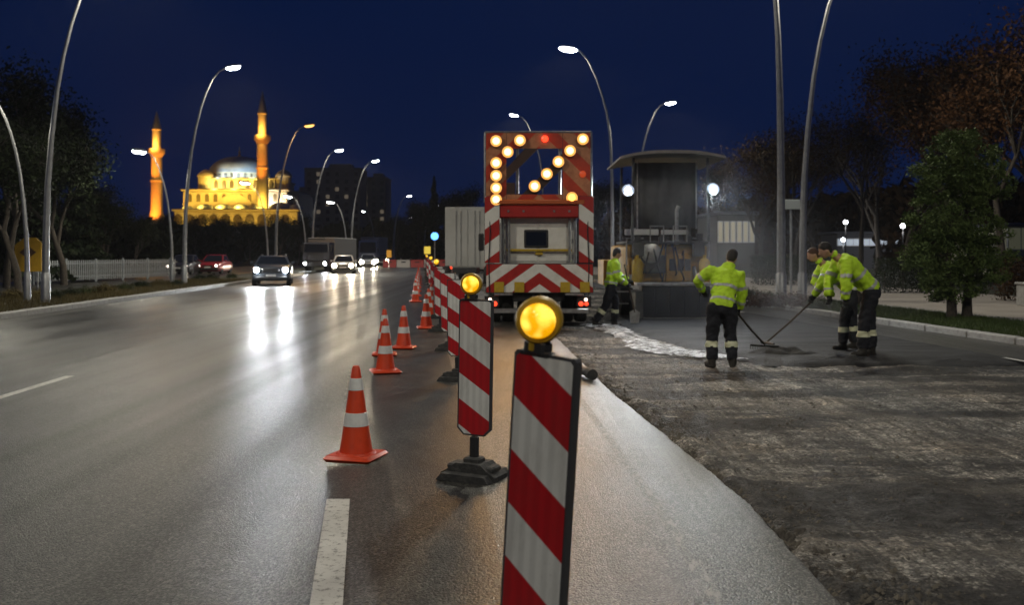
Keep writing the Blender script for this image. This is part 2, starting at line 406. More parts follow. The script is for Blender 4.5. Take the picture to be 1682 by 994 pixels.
# loose crumbs over the milled lane (nobody could count them)
b = MB(); rnd = random.Random(3)
for i in range(9000):
    y = 3.6 + 17 * rnd.random() ** 1.6; t = rnd.random()
    if rnd.random() < .7: x = edge_x(y) + .03 + abs(rnd.gauss(0.0, .22)) * (0.4 + abs(vnoise(3, y * 1.3, 2)) * 2)
    else: x = edge_x(y) + t * (gut_x(y) - edge_x(y))
    s = .005 + .017 * rnd.random() ** 4; z = -.05
    b.v += [(x + s * rnd.uniform(.6, 1.2), y, z), (x - s, y + s * rnd.uniform(.5, 1), z), (x - s * .6, y - s, z), (x, y, z + s * 1.1)]
    o = len(b.v) - 4; b.f += [[o, o + 1, o + 3], [o + 1, o + 2, o + 3], [o + 2, o, o + 3]]; b.mi += [0, 0, 0]
tag(b.build('asphalt_crumbs', mat('crumb', (.06, .052, .043), .9, noise=(3, (.16, .14, .11), .4, .6)), smooth=False, normals=False), 'loose asphalt crumbs scattered over the milled lane', 'crumbs', kind='stuff')

# painted markings
M_WORN = NB('road_paint_worn')
sp = M_WORN.noise(26, M_WORN.map((1, .25, 1)), detail=8, rough=0.8)
M_WORN.l.new(M_WORN.ramp(sp, [(0.47, 0.0), (0.53, 0.6)]), M_WORN.b.inputs['Alpha'])
M_WORN.b.inputs['Base Color'].default_value = (.42, .40, .36, 1); M_WORN = M_WORN.out(None, 0.5)
def marking(name, pts, w, z=0.004, m=None):
    b = MB()
    for i in range(len(pts) - 1):
        (x0, y0), (x1, y1) = pts[i], pts[i + 1]
        b.poly([(x0 - w / 2, y0, z), (x0 + w / 2, y0, z), (x1 + w / 2, y1, z), (x1 - w / 2, y1, z)])
    return tag(b.build(name, m or M_PAINT, smooth=False), kind='structure')
marking('lane_marking', [(-.62, 2.9), (-1.16, 6.5)], .155)
marking('lane_marking', [(-1.75, 10.5), (-2.25, 13.9)], .15, m=M_WORN)
marking('lane_marking', [(-2.9, 18.5), (-3.4, 22.2)], .15, m=M_WORN)
for y in (1.5, 10.0, 18.5, 27, 36, 45, 54, 63): marking('lane_marking', [(-5.35 - .042 * y, y), (-5.35 - .042 * (y + 3), y + 3)], .12, m=M_PAINT if y < 12 else M_WORN)
marking('edge_line', [(.98, 4), (.94, 6.3), (.78, 10.7), (.45, 17), (.2, 20)], .075, m=M_WORN)
marking('edge_line', [(kerb_l(y) + .45, y) for y in range(-6, 100, 6)], .14, m=M_WORN)
marking('edge_line', [(gut_x(y) - .06, y) for y in range(4, 40, 4)], .09, .006)

# kerbs: each stone a piece
def kerb(name, fx, y0, y1, w, h, st=1.0):
    root = thing(name, None, None, (0, 0, 0)); tag(root, kind='structure')
    me = MB().cbox((0, 0, 0), (w, st - .012, h + .12), .02).mesh('kerb_stone', M_KERB, True)
    y = y0
    while y < y1:
        o = link('kerb_stone', me, root, (fx(y + st / 2), y + st / 2, h / 2 - .06)); o.rotation_euler.z = -math.atan((fx(y + st) - fx(y)) / st)
        o.location.z += random.uniform(-.006, .006); y += st
    return root
kerb('left_kerb', lambda y: kerb_l(y) - .14, 12, 72, .26, .15, 1.5)
kerb('right_kerb', lambda y: kerb_r(y) + .08, 10, 58, .2, .13, 1.5)
kerb('plaza_kerb', lambda y: kerb_r(y) + 2.9, 12, 45, .12, .15, 1.5)

# ------------------------------------------------------------------ street lamps
M_POLE = mat('galvanised_steel', (.42, .42, .42), .42, .75, noise=(5, (.3, .3, .3), .35, .7))
M_HEAD = mat('lamp_housing', (.18, .18, .19), .4, .6)
M_LED = mat('led_lens', (.9, .9, .9), .3, emit=(.93, .98, 1.0), es=34)
M_SOD = mat('sodium_lens', (.9, .7, .4), .3, emit=(1.0, .50, .12), es=2.6)
P_SOFT = [(0, 0), (.2, .008), (.34, .03), (.48, .085), (.62, .17), (.72, .265), (.81, .38), (.88, .50), (.95, .67), (.985, .82), (1, 1)]
P_STIFF = [(0, 0), (.25, .0), (.42, .012), (.55, .035), (.63, .065), (.72, .14), (.79, .25), (.87, .41), (.95, .63), (.985, .8), (1, 1)]
LAMPMESH = {}
def lamp_mesh(H, L, prof, r0):
    key = (H, L, r0, prof is P_SOFT)
    if key not in LAMPMESH:
        pts = [(x * L, 0, h * H) for h, x in prof]; k = len(pts)
        p = MB().tube(pts, [r0 * (1 - .68 * h) for h, x in prof], 10).mesh('pole', M_POLE, True)
        bs = MB().lathe([(r0 * 1.9, 0), (r0 * 1.9, .03), (r0 * 1.25, .05), (r0 * 1.2, .9), (r0 * 1.0, .95)], 12).mesh('base_plate', M_POLE, True)
        hd = MB().lathe([(.02, -.05), (.17, -.03), (.19, .02), (.15, .08), (.05, .11)], 16, sx=2.4).mesh('lamp_head', M_HEAD, True)
        ln = MB().lathe([(.04, -.17), (.11, -.155), (.165, -.09), (.17, -.03)], 16, sx=2.1).mesh('lens', M_LED, True)
        ls = ln.copy(); ls.materials[0] = M_SOD
        LAMPMESH[key] = (p, bs, hd, ln, ls)
    return LAMPMESH[key]
def batwing(d):
    # road luminaires throw more light out to the sides than straight down
    d.use_nodes = True; n = d.node_tree.nodes; l = d.node_tree.links; e = n['Emission']
    tc = n.new('ShaderNodeTexCoord'); sx = n.new('ShaderNodeSeparateXYZ'); l.new(tc.outputs['Normal'], sx.inputs[0])
    prev = sx.outputs[2]
    for op, v in (('ABSOLUTE', 0), ('MAXIMUM', .2), ('POWER', -1.5), ('MINIMUM', 4.5), ('MULTIPLY', .55)):
        k = n.new('ShaderNodeMath'); k.operation = op; l.new(prev, k.inputs[0]); k.inputs[1].default_value = v; prev = k.outputs[0]
    l.new(prev, e.inputs['Strength'])
def street_lamp(x, y, H, L, side, label, prof=P_SOFT, r0=.115, power=2600, warm=False, col=(1.0, .94, .77), rz=0.0, tilt=8, big=1.0):
    t = thing('street_lamp', label, 'street lamp', (x, y, .08), 0 if side > 0 else math.pi, 'curved lampposts along the road')
    t.rotation_euler.z += rz
    p, bs, hd, ln, ls = lamp_mesh(H, L, prof, r0)
    link('pole', p, t); link('base_plate', bs, t)
    h = link('lamp_head', hd, t, (L + .3, 0, H + .06)); h.scale = (1, 1, 1); h.rotation_euler.y = R(-tilt)
    link('lens', ls if warm else ln, h).scale = (big, big, big)
    if power:
        d = bpy.data.lights.new('lamp_light', 'SPOT'); d.energy = power; d.spot_size = R(158); d.spot_blend = .6; d.shadow_soft_size = .22
        d.color = (1.0, .6, .25) if warm else col
        batwing(d); q = bpy.data.objects.new('lamp_light', d); C.objects.link(q); q.parent = t; q.location = (L + .3, 0, H - .24); q.rotation_euler = (0, 0, 0)
    return t
LP = 2100
# left verge: tall ones reach over the carriageway, short ones over the side road
for i, (u, d, w) in enumerate([(75, 30.3, 0), (303, 48, 0), (453, 70, 1), (513, 87, 0), (577, 97, 0)]):
    street_lamp(gx(u, d), d, 10.7, 2.1, 1, ['tall curved lamppost at the left frame edge, its head above the picture', 'tall curved lamppost with white head before the mosque\'s left wall',
        'curved lamppost with orange glowing head right of the right minaret', 'curved lamppost with white head left of the dark tower blocks', 'curved white-headed lamppost in front of the dark tower blocks'][i], warm=bool(w), power=LP if i < 4 else LP * .6)
for i, (u, d) in enumerate([(45, 31), (283, 48.5), (440, 70.5), (503, 87.5), (570, 97.5)]):
    street_lamp(gx(u, d), d, 6.6, 1.35, -1, ['short lamppost curving out at the left frame edge, before the yellow sign', 'short lamppost curving left in front of the left minaret', 'short lamppost curving left at the foot of the right minaret',
        'short lamppost curving left right of the mosque', 'short lamppost curving left below the dark tower blocks'][i], r0=.085, power=LP * .3 if i < 3 else 200)
# right verge
for i, (u, d) in enumerate([(1283, 30), (1006, 64), (893, 95)]):
    street_lamp(gx(u, d), d, 15, 2.6, -1, ['tall lamppost left of a pair on the right, rising straight out of the picture', 'tall lamppost with the brightest white head, rising behind the truck', 'lamppost whose white head shows above the arrow board'][i], P_STIFF, r0=.14, power=LP * (2.6 if i == 0 else 1.6), big=1.7 if i == 1 else 1.2)
for i, (u, d) in enumerate([(1318, 30.5), (1041, 64)]):
    street_lamp(gx(u, d), d, 11.4, 2.1, 1, ['lamppost curving right out of the picture above the bending worker', 'lamppost curving right above the paver roof'][i], r0=.12, power=LP * .5)
# nearer lamps of the same rows (outside the frame, they light the foreground)
street_lamp(-12.6, 12, 10.7, 2.1, 1, 'lamppost of the left row outside the picture, beside the near road', power=LP)
street_lamp(-11.3, -8, 10.7, 2.1, 1, 'lamppost of the left row standing behind the viewer', power=LP)
street_lamp(11.9, -4, 15, 2.6, -1, 'lamppost of the right row standing behind the viewer', P_STIFF, r0=.14, power=LP * 2.4)
# far lamps
for i, (u, v, d, s) in enumerate([(672, 323, 150, 1), (676, 358, 230, 1), (717, 338, 190, 1), (597, 348, 210, -1), (607, 378, 300, 1)]):
    street_lamp(gx(u, d) - s * 2.4, d, gz(v, d), 2.1, s, ['far lamppost with white head left of the tall cypress', 'small far lamppost curving right with white head left of the cypress', 'far lamppost right of the tall cypress', 'far lamppost seen against the tower block', 'tiny far lamppost low before the tower block'][i], power=0, r0=.2)

# ------------------------------------------------------------------ delineator panels
def sheeting(name, col, dirt):
    g = NB(name); gr_ = g.noise(5, g.map((1.6, 1.6, .5)), detail=7, rough=.7); fn = g.noise(60, detail=4, rough=.7)
    w_ = g.n.new('ShaderNodeTexWave'); w_.inputs['Scale'].default_value = 6; w_.inputs['Distortion'].default_value = .3; g.l.new(g.tc, w_.inputs['Vector'])
    c = g.mix(col, g.ramp(w_.outputs[1], [(0.2, 0.86), (0.8, 1.0)]), 1.0, 'MULTIPLY')
    c = g.mix(c, dirt, g.ramp(gr_, [(0.48, 0.0), (0.78, 0.55)])); c = g.mix(c, dirt, g.ramp(fn, [(0.62, 0.0), (0.72, 0.45)]))
    return g.out(c, g.ramp(gr_, [(0.3, 0.28), (0.7, 0.5)]), fn, 0.08, 0.002)
M_RED = sheeting('reflective_red', (.50, .010, .016), (.16, .03, .025)); M_WHT = sheeting('reflective_white', (.74, .74, .71), (.30, .28, .25))
M_BLK = mat('black_plastic', (.018, .018, .02), .5, bump=(60, .2))
M_RUB = mat('recycled_rubber', (.03, .03, .03), .8, noise=(18, (.075, .072, .066), .45, .75), bump=(45, .5))
M_AMB = mat('amber_lens', (.9, .5, .02), .15, emit=(1.0, .60, .03), es=1.0)
def amber_lens():
    m = M_AMB; n = m.node_tree.nodes; l = m.node_tree.links; b = n['Principled BSDF']
    tc = n.new('ShaderNodeTexCoord'); v = n.new('ShaderNodeTexVoronoi'); v.inputs['Scale'].default_value = 90
    l.new(tc.outputs['Object'], v.inputs['Vector']); bp = n.new('ShaderNodeBump'); bp.inputs['Strength'].default_value = .5; bp.inputs['Distance'].default_value = .004
    l.new(v.outputs[0], bp.inputs['Height']); l.new(bp.outputs[0], b.inputs['Normal'])
    # the bulb sits off-centre behind the prismatic lens: four bright facets
    nz = n.new('ShaderNodeTexNoise'); nz.inputs['Scale'].default_value = 13; nz.inputs['Detail'].default_value = 1
    l.new(tc.outputs['Object'], nz.inputs['Vector'])
    rp = n.new('ShaderNodeValToRGB'); rp.color_ramp.elements[0].position = .38; rp.color_ramp.elements[1].position = .62
    rp.color_ramp.elements[0].color = (.85, .36, .0, 1); rp.color_ramp.elements[1].color = (1.5, 1.05, .14, 1)
    l.new(nz.outputs[0], rp.inputs[0]); l.new(rp.outputs[0], b.inputs['Emission Color'])
amber_lens()
M_LAMPB = mat('lamp_yellow_body', (.36, .22, .01), .45)
PW, PH, PZ = .27, 1.0, .305
def outline(inset=0.0, c=.05):
    w = PW / 2 - inset; z0 = PZ + inset; z1 = PZ + PH - inset
    return [(-w + c, z0), (w - c, z0), (w, z0 + c), (w, z1 - .012), (w - .012, z1), (-w + .012, z1), (-w, z1 - .012), (-w, z0 + c)]
PANEL = {}
PANEL['board'] = MB().prism(outline(), -.016, .016, 'y').mesh('board', mat('board_edge', (.05, .05, .055), .45), True)
sb = MB(); stripes(sb, outline(.012, .045), -.62, .19, .306, -.0185); stripes(sb, outline(.012, .045), .62, .19, .306, .0185)
PANEL['sheeting'] = sb.mesh('sheeting', [M_RED, M_WHT], False, normals=False)
PANEL['stem'] = MB().cbox((0, 0, .22), (.06, .05, .16), .008).tube([(0, 0, .1), (0, 0, .3)], .022, 8).mesh('stem', M_BLK, True)
fb = MB()
fb.prism([(-.22, 0), (.22, 0), (.22, .035), (.15, .075), (.10, .115), (-.10, .115), (-.15, .075), (-.22, .035)], -.11, .11, 'y')
for s in (-1, 1): fb.prism([(-.21, 0), (.21, 0), (.17, .05), (-.17, .05)], s * .112, s * .20, 'y')
for s in (-1, 1): fb.cbox((s * .15, 0, .075), (.07, .16, .045), .012)
fb.cbox((0, 0, .125), (.13, .12, .05), .012)
PANEL['foot'] = fb.mesh('foot', M_RUB, True)
PANEL['holder'] = MB().cbox((0, 0, 0), (.09, .06, .05), .008).cbox((0, 0, -.02), (.13, .045, .02), .004).mesh('lamp_holder', M_BLK, True)
PANEL['body'] = MB().lathe([(.085, -.05), (.098, -.035), (.10, .03), (.092, .05), (.08, .052)], 28, axis='y').cbox((0, 0, -.11), (.075, .07, .06), .012).mesh('lamp_body', M_LAMPB, True)
PANEL['lens'] = MB().lathe([(.074, .045), (.074, .058), (.063, .073), (.038, .084), (.01, .088)], 28, axis='y').mesh('lens', M_AMB, True)
def delineator(x, y, yaw, label, lamp=True, roll=0.0, lit=True, power=0):
    t = thing('delineator_panel', label, 'traffic panel', (x, y, 0.002), yaw, 'red and white delineator panels along the work zone')
    t.rotation_euler.y = roll
    b = link('board', PANEL['board'], t); link('sheeting', PANEL['sheeting'], b)
    link('stem', PANEL['stem'], t); link('foot', PANEL['foot'], t)
    if lamp:
        h = link('lamp_holder', PANEL['holder'], t, (-.045, 0, PZ + PH + .015))
        l = link('warning_lamp', PANEL['body'], t, (-.045, 0, PZ + PH + .112)); l.rotation_euler.z = -yaw * .8; l.scale = (.82, .82, .82)
        link('lens', PANEL['lens'], l)
        if power:
            d = bpy.data.lights.new('amber_light', 'SPOT'); d.energy = power; d.color = (1, .55, .08); d.spot_size = R(140); d.shadow_soft_size = .07
            q = bpy.data.objects.new('amber_light', d); C.objects.link(q); q.parent = t; q.location = (-.045, -.13, PZ + PH + .112); q.rotation_euler = (R(-90), 0, -yaw * .8)
    return t
delineator(.05, 3.40, R(-40), 'nearest delineator panel with lit amber lamp, cut by the bottom of the picture', roll=R(4.2), power=3)
delineator(-.28, 7.15, R(-24), 'second delineator panel from the camera, its rubber foot in full view', roll=R(1), power=3)
yy = 12.6; i = 2
while yy < 104:
    delineator(panel_x(yy) + random.uniform(-.05, .05) + (.06 if i == 2 else 0), yy, R(-20 + random.uniform(-8, 8)),
               ORD[i] + ' delineator panel in the row, counted from the camera' if i < 26 else 'far panel', lamp=(i in (5, 9, 14, 19)), roll=R(random.uniform(-2, 2)))
    yy += 3.9 + .05 * (i - 2); i += 1

# ------------------------------------------------------------------ traffic cones
M_ORG = mat('cone_orange', (.66, .055, .010), .45, noise=(7, (.48, .04, .010), .45, .8))
M_BAND = mat('cone_band', (.72, .72, .70), .4, noise=(12, (.52, .52, .5), .45, .8))
def cr(z): return .132 - (z - .05) * (.132 - .03) / .67
cb = MB(); prof = [(.145, .045), (.132, .055)] + [(cr(z), z) for z in (.1, .2, .3, .4, .5, .6, .70)] + [(.024, .72), (.015, .715)]
cb.lathe(prof, 24)
CONE = {'body': cb.mesh('cone_body', M_ORG, True)}
CONE['b1'] = MB().lathe([(cr(.26) + .004, .26), (cr(.36) + .004, .36), (cr(.36), .362), (cr(.26), .258)], 24).mesh('reflective_band', M_BAND, True)
CONE['b2'] = MB().lathe([(cr(.535) + .004, .535), (cr(.625) + .004, .625), (cr(.625), .627), (cr(.535), .533)], 24).mesh('reflective_band', M_BAND, True)
CONE['base'] = MB().cbox((0, 0, .022), (.40, .40, .044), .035).lathe([(.165, .04), (.15, .058)], 24).mesh('cone_base', M_ORG, True)
def cone(x, y, label):
    t = thing('traffic_cone', label, 'traffic cone', (x, y, 0.003), random.uniform(-.3, .3), 'orange traffic cones beside the panels')
    link('cone_body', CONE['body'], t); link('cone_base', CONE['base'], t); link('reflective_band', CONE['b1'], t); link('reflective_band', CONE['b2'], t)
    t.rotation_euler.x = R(random.uniform(-1, 1)); t.scale = (1, 1, 1.03)
    return t
CP = [(585, 7.78), (633, 13.35), (631.5, 15.6), (663, 16.7), (700, 21.1), (704, 24.6), (709, 28.5)]
LAB = ['nearest orange traffic cone, standing alone left of the panels', 'second orange traffic cone from the camera, front one of an overlapping pair', 'orange traffic cone half hidden behind the second cone',
       'orange traffic cone right of the overlapping pair', 'orange traffic cone fifth from the camera beside the third panel']
for i, (u, d) in enumerate(CP): cone(gx(u, d), d, LAB[i] if i < 5 else ORD[i] + ' orange traffic cone from the camera')
yy = 32.5
for i in range(7, 16): cone(panel_x(yy) - .65, yy, ORD[i] + ' orange traffic cone from the camera'); yy += 4.3

# black pipe lying across the milled rim
t = thing('rubber_pipe', 'short black rubber pipe lying behind the nearest panel', 'pipe', (1.0, 12.6, .06))
MB().tube([(-.28, 1.5, .03), (-.2, 1.0, .05), (-.1, .5, .035), (.02, 0, .02)], [.06, .062, .062, .06], 14).build('hose', M_BLK, t)
MB().tube([(.0, .08, .025), (.035, -.08, .016)], .072, 14).build('end_collar', M_RUB, t)

# ------------------------------------------------------------------ road-works truck with arrow board
M_TWHT = mat('truck_white', (.80, .78, .72), .4, noise=(4, (.62, .59, .52), .45, .8))
M_TRED = mat('truck_red', (.45, .018, .012), .4, noise=(5, (.32, .012, .01), .4, .75))
M_TDRK = mat('chassis_black', (.02, .02, .022), .6, noise=(9, (.05, .045, .04), .5, .8))
M_TYEL = mat('yellow_paint', (.55, .36, .02), .45, noise=(8, (.36, .22, .02), .45, .8))
M_STEEL = mat('bare_steel', (.4, .4, .4), .4, .8, noise=(7, (.22, .2, .19), .4, .7))
M_GLASSD = mat('dark_glass', (.012, .015, .02), .06, spec=.8)
M_TYRE = mat('tyre', (.02, .02, .02), .85, bump=(50, .4))
M_ARW = mat('arrow_lamp', (.9, .8, .6), .3, emit=(1.0, .74, .36), es=2.6)
M_ARA = mat('arrow_lamp_amber', (.9, .6, .2), .3, emit=(1.0, .45, .08), es=3.0)
M_TAIL = mat('tail_light', (.5, .02, .01), .25, emit=(1.0, .06, .02), es=2.2)
M_TAILW = mat('tail_light_white', (.8, .6, .5), .25, emit=(1.0, .75, .55), es=5)
TD = 22.0; ts = F / TD
def tx(u): return (u - 885) / ts
def tz(v): return CH - (v - 415) / ts
T = thing('arrow_truck', 'white road works truck with lit arrow board and red-white chevron tail', 'truck', (gx(885, TD), TD, 0), 0)
def tbox(name, u0, u1, v0, v1, y0, y1, m, parent=T, b=.015):
    return MB().cbox((0, 0, 0), (tx(u1) - tx(u0), y1 - y0, tz(v0) - tz(v1)), b).build(name, m, parent, loc=((tx(u0) + tx(u1)) / 2, (y0 + y1) / 2, (tz(v0) + tz(v1)) / 2))
# chassis, wheels
tbox('chassis', 842, 928, 470, 496, .1, 6.6, M_TDRK)
def wheel(parent, x, y, r, w, tyre=M_TYRE, rim=M_STEEL, name='wheel', side=1):
    g = thing(name, None, None); g.parent = parent; g.location = (x, y, r)
    MB().lathe([(r * .62, -w / 2), (r * .93, -w / 2), (r, -w * .36), (r, w * .36), (r * .93, w / 2), (r * .62, w / 2)], 28, axis='x').build('tyre', tyre, g)
    MB().lathe([(r * .6, -w * .42), (r * .63, -w * .46), (r * .5, -w * .2), (r * .2, -w * .15), (r * .2, w * .15), (r * .5, w * .2), (r * .63, w * .46), (r * .6, w * .42)], 20, axis='x').build('rim', rim, g)
    return g
for s in (-1, 1):
    for k in (0, 1): wheel(T, s * (1.02 - k * .32), 1.25, .48, .27)
    wheel(T, s * 1.0, 5.2, .48, .28)
tbox('rear_axle', 850, 920, 500, 512, 1.1, 1.4, M_TDRK)
tbox('bumper', 803, 967, 507, 515, -.02, .10, M_STEEL)
for u0, u1 in ((806, 838), (930, 962)): tbox('mudguard', u0, u1, 484, 490, .6, 1.9, M_TDRK)
for u0, u1 in ((808, 840), (928, 960)): tbox('mudflap', u0, u1, 508, 528, 1.95, 1.98, M_TDRK, b=.004)
tbox('tow_bracket', 874, 896, 486, 520, -.06, .3, M_STEEL)
# rear chevron board, lower
def chev(name, poly, parent, y, slope_l, slope_r, h, ph, mats, xm=0.0):
    b = MB(); L = clip(poly, -1, 0, xm); Rr = clip(poly, 1, 0, -xm)
    if len(L) > 2: stripes(b, L, slope_l, h, ph, y)
    if len(Rr) > 2: stripes(b, Rr, slope_r, h, ph, y)
    return b.build(name, mats, parent, smooth=False, normals=False)
lw = [(tx(799), tz(480)), (tx(973), tz(480)), (tx(973), tz(434)), (tx(799), tz(434))]
bb = tbox('tail_board', 798, 974, 433, 481, -.10, -.06, M_TDRK, b=.006)
chev('sheeting', [(x - bb.location.x, z - bb.location.z) for x, z in lw], bb, -.0225, .72, -.72, .26, -.13, [M_TRED, M_TWHT])
for u in (812, 845, 920, 952): tbox('yellow_bracket', u, u + 16, 463, 480, -.15, -.125, M_TYEL, b=.006)
# side towers carrying vertical chevrons
for nm, u0, u1, sl in (('side_board', 796, 821, .75), ('side_board', 950, 975, -.75)):
    o = tbox(nm, u0, u1, 322, 432, -.08, .10, M_TDRK, b=.006)
    w = (tx(u1) - tx(u0)) / 2 - .008; h = (tz(322) - tz(432)) / 2 - .008
    q = MB(); stripes(q, [(-w, -h), (w, -h), (w, h), (-w, h)], sl, .36, .12, -.0925); q.build('sheeting', [M_TWHT, M_TRED], o, smooth=False, normals=False)
# body: white cabinet with window, rails
tbox('cabinet', 822, 949, 352, 436, .25, 2.6, M_TWHT, b=.05)
for u0, u1 in ((829, 884), (886, 941)): tbox('cabinet_door', u0, u1, 366, 430, .232, .26, M_TWHT, b=.012)
wf = tbox('window', 861, 901, 377, 407, .20, .25, M_TDRK, b=.02)
MB().cbox((0, 0, 0), (.47, .02, .33), .008).build('pane', M_GLASSD, wf, loc=(0, -.018, 0))
tbox('yellow_rail', 832, 940, 409, 413, .12, .17, M_TYEL, b=.008)
tbox('door_handle', 880, 892, 413, 419, .16, .22, M_TYEL, b=.008)
for u in (826, 836, 936, 945):
    MB().tube([(tx(u), .10, tz(432)), (tx(u), .10, tz(356))], .03, 8).build('upright', M_STEEL, T)
tbox('crossbeam', 806, 966, 337, 358, -.05, .35, M_TRED, b=.03)
tbox('beam_lit_top', 812, 960, 328, 336, -.10, .30, mat('beam_glow_orange', (.5, .10, .02), .45), b=.02)  # orange cap imitates amber lamp light on the beam's top
tbox('cargo_bed', 802, 968, 440, 470, .0, 4.3, M_TDRK, b=.02)
tbox('cab', 806, 964, 345, 470, 4.6, 6.5, M_TWHT, b=.15)
for s in (-1, 1):
    MB().tube([(s * 1.22, 5.8, 2.0), (s * 1.42, 5.7, 2.05)], .02, 6).build('mirror_arm', M_TDRK, T)
    MB().cbox((s * 1.48, 5.7, 1.95), (.16, .08, .5), .03).build('mirror', M_TDRK, T)
MB().cbox((tx(885), -.13, tz(500)), (.5, .02, .12), .005).build('number_plate', mat('plate_plain', (.55, .55, .52), .5), T)
for u in (829, 941):
    for v in (374, 396, 422): MB().tube([(tx(u), .22, tz(v) - .05), (tx(u), .22, tz(v) + .05)], .018, 8).build('hinge', M_STEEL, T)
for u in (803, 967):
    MB().tube([(tx(u), -.02, tz(335)), (tx(u) * .97, -.1, tz(380)), (tx(u), -.1, tz(430)), (tx(u) * .98, -.12, tz(486))], .014, 6).build('cable', M_BLK, T)
for u in (835, 860, 910, 935): MB().cbox((tx(u), -.06, tz(347)), (.05, .02, .05), .008).build('bolt_plate', M_STEEL, T)
for u0, u1 in ((812, 842), (928, 958)): tbox('side_step', u0, u1, 481, 485, -.2, .1, M_STEEL, b=.01)
# arrow board: striped panel with an opening crossed by the diagonal lamp bar
A = thing('arrow_board', None, None); A.parent = T
def board_poly(pts, name='board_panel'):
    b = MB(); b.prism([(tx(u), tz(v)) for u, v in pts], .0, .05, 'y')
    o = b.build(name, mat('board_dark', (.05, .02, .012), .5), A)
    return o
RECTS = [(798, 832, 218, 330), (924, 970, 218, 330), (832, 924, 218, 244), (832, 924, 319, 330)]
for (u0, u1, v0, v1) in RECTS:
    o = board_poly([(u0, v1), (u1, v1), (u1, v0), (u0, v0)])
    q = MB(); r = [(tx(u0) + .005, tz(v1) + .005), (tx(u1) - .005, tz(v1) + .005), (tx(u1) - .005, tz(v0) - .005), (tx(u0) + .005, tz(v0) - .005)]
    L = clip(r, -1, 0, 0); Rr = clip(r, 1, 0, 0)
    if len(L) > 2: stripes(q, L, 1.0, .36, .1, -.003)
    if len(Rr) > 2: stripes(q, Rr, -1.0, .36, .1, -.003)
    q.build('sheeting', [mat('board_red', (.62, .055, .015), .4, noise=(5, (.45, .035, .012), .4, .7)), mat('board_orange', (.62, .26, .12), .4, noise=(5, (.40, .12, .05), .4, .7))], o, smooth=False, normals=False)
for pts in ([(858, 319), (924, 252), (924, 276), (882, 319)], [(832, 296), (832, 276), (862, 244), (884, 244)], [(832, 319), (832, 300), (846, 300), (846, 319)]):
    board_poly(pts, 'diagonal_bar')
for p0, p1 in (((797, 217), (971, 217)), ((797, 217), (797, 333)), ((971, 217), (971, 333)), ((797, 331), (971, 331))):
    MB().tube([(tx(p0[0]), .03, tz(p0[1])), (tx(p1[0]), .03, tz(p1[1]))], .032, 8).build('frame_tube', M_STEEL, A)
MB().tube([(tx(850), .2, tz(345)), (tx(850), .1, tz(240))], .035, 8).build('support_strut', M_STEEL, A)
MB().tube([(tx(920), .2, tz(345)), (tx(920), .1, tz(240))], .035, 8).build('support_strut', M_STEEL, A)
lm = MB().lathe([(.084, .0), (.084, .05), (.073, .068), (.045, .084), (.01, .088)], 20, axis='y').mesh('lamp', M_ARW, True)
lma = lm.copy(); lma.materials[0] = M_ARA
hood = MB().lathe([(.12, -.02), (.14, .06), (.132, .06), (.10, .0)], 20, axis='y').mesh('lamp_hood', M_TDRK, True)
halo = MB().lathe([(.133, .055), (.128, .057), (.082, .03), (.08, .02)], 20, axis='y').mesh('halo_ring', mat('lamp_halo', (.8, .5, .2), .3, emit=(1.0, .42, .08), es=1.0), True)  # glowing ring added around each lamp to imitate its bloom
for u, v in [(815, 232), (815, 268), (815, 289), (815, 309), (815, 328), (854, 231), (834, 250), (957, 229), (936, 248), (917, 266), (898, 286), (878, 306), (939, 325)]:
    p = link('warning_lamp', hood, A, (tx(u), -.04, tz(v))); link('lamp', lma if (u, v) == (939, 325) else lm, p); link('halo_ring', halo, p)
for u, v, m in [(895, 228, M_TAIL), (957, 286, mat('dull_red_lens', (.4, .05, .02), .3, emit=(1, .12, .03), es=.35))]:
    MB().lathe([(.075, 0), (.075, .04), (.03, .065)], 16, (tx(u), -.02, tz(v)), 'y').build('marker_lamp', m, A)
d = bpy.data.lights.new('arrow_light', 'AREA'); d.energy = 105; d.color = (1, .52, .17); d.shape = 'RECTANGLE'; d.size = 1.8; d.size_y = 1.3; d.spread = R(160)
q = bpy.data.objects.new('arrow_light', d); C.objects.link(q); q.parent = A; q.location = (0, -.20, tz(278)); q.rotation_euler = (R(-80), 0, 0)
for u, s in ((809, -1), (960, 1)):
    c = tbox('tail_lamp_cluster', u - 13, u + 11, 486, 504, -.05, .0, M_TDRK, b=.008)
    for k, (m, du, dv, r) in enumerate(((M_TAIL, -5 * s, 4, .055), (M_TAILW, 3 * s, -3, .035), (M_TAIL, 4 * s, 4, .045))):
        MB().lathe([(r, 0), (r, .02), (r * .4, .03)], 14, (du / ts, -.025, -dv / ts), 'y').build('lamp', m, c)

# ------------------------------------------------------------------ paver
PD = 24.5; ps = F / PD
V = thing('asphalt_paver', 'yellow asphalt paver with wide canopy and two white work lights', 'paver', (gx(1098, PD), PD, .01), 0)
def px(u): return (u - 1098) / ps
def pz(v): return CH - (v - 415) / ps
def pbox(name, u0, u1, v0, v1, y0, y1, m, parent=V, b=.02):
    return MB().cbox((0, 0, 0), (px(u1) - px(u0), y1 - y0, pz(v0) - pz(v1)), b).build(name, m, parent, loc=((px(u0) + px(u1)) / 2, (y0 + y1) / 2, (pz(v0) + pz(v1)) / 2))
M_PYEL = mat('paver_yellow', (.50, .26, .02), .45, noise=(3, (.10, .06, .025), .46, .74))
M_PGRY = mat('paver_grey', (.075, .078, .08), .5, noise=(4, (.035, .035, .037), .4, .7))
M_PSCR = mat('screed_steel', (.016, .02, .032), .4, .3, noise=(3, (.008, .01, .016), .4, .7))
M_CAN = mat('canopy_fabric', (.34, .31, .28), .6, noise=(3, (.22, .2, .18), .4, .7))
pbox('screed', 1052, 1163, 470, 521, -.25, .25, M_PSCR)
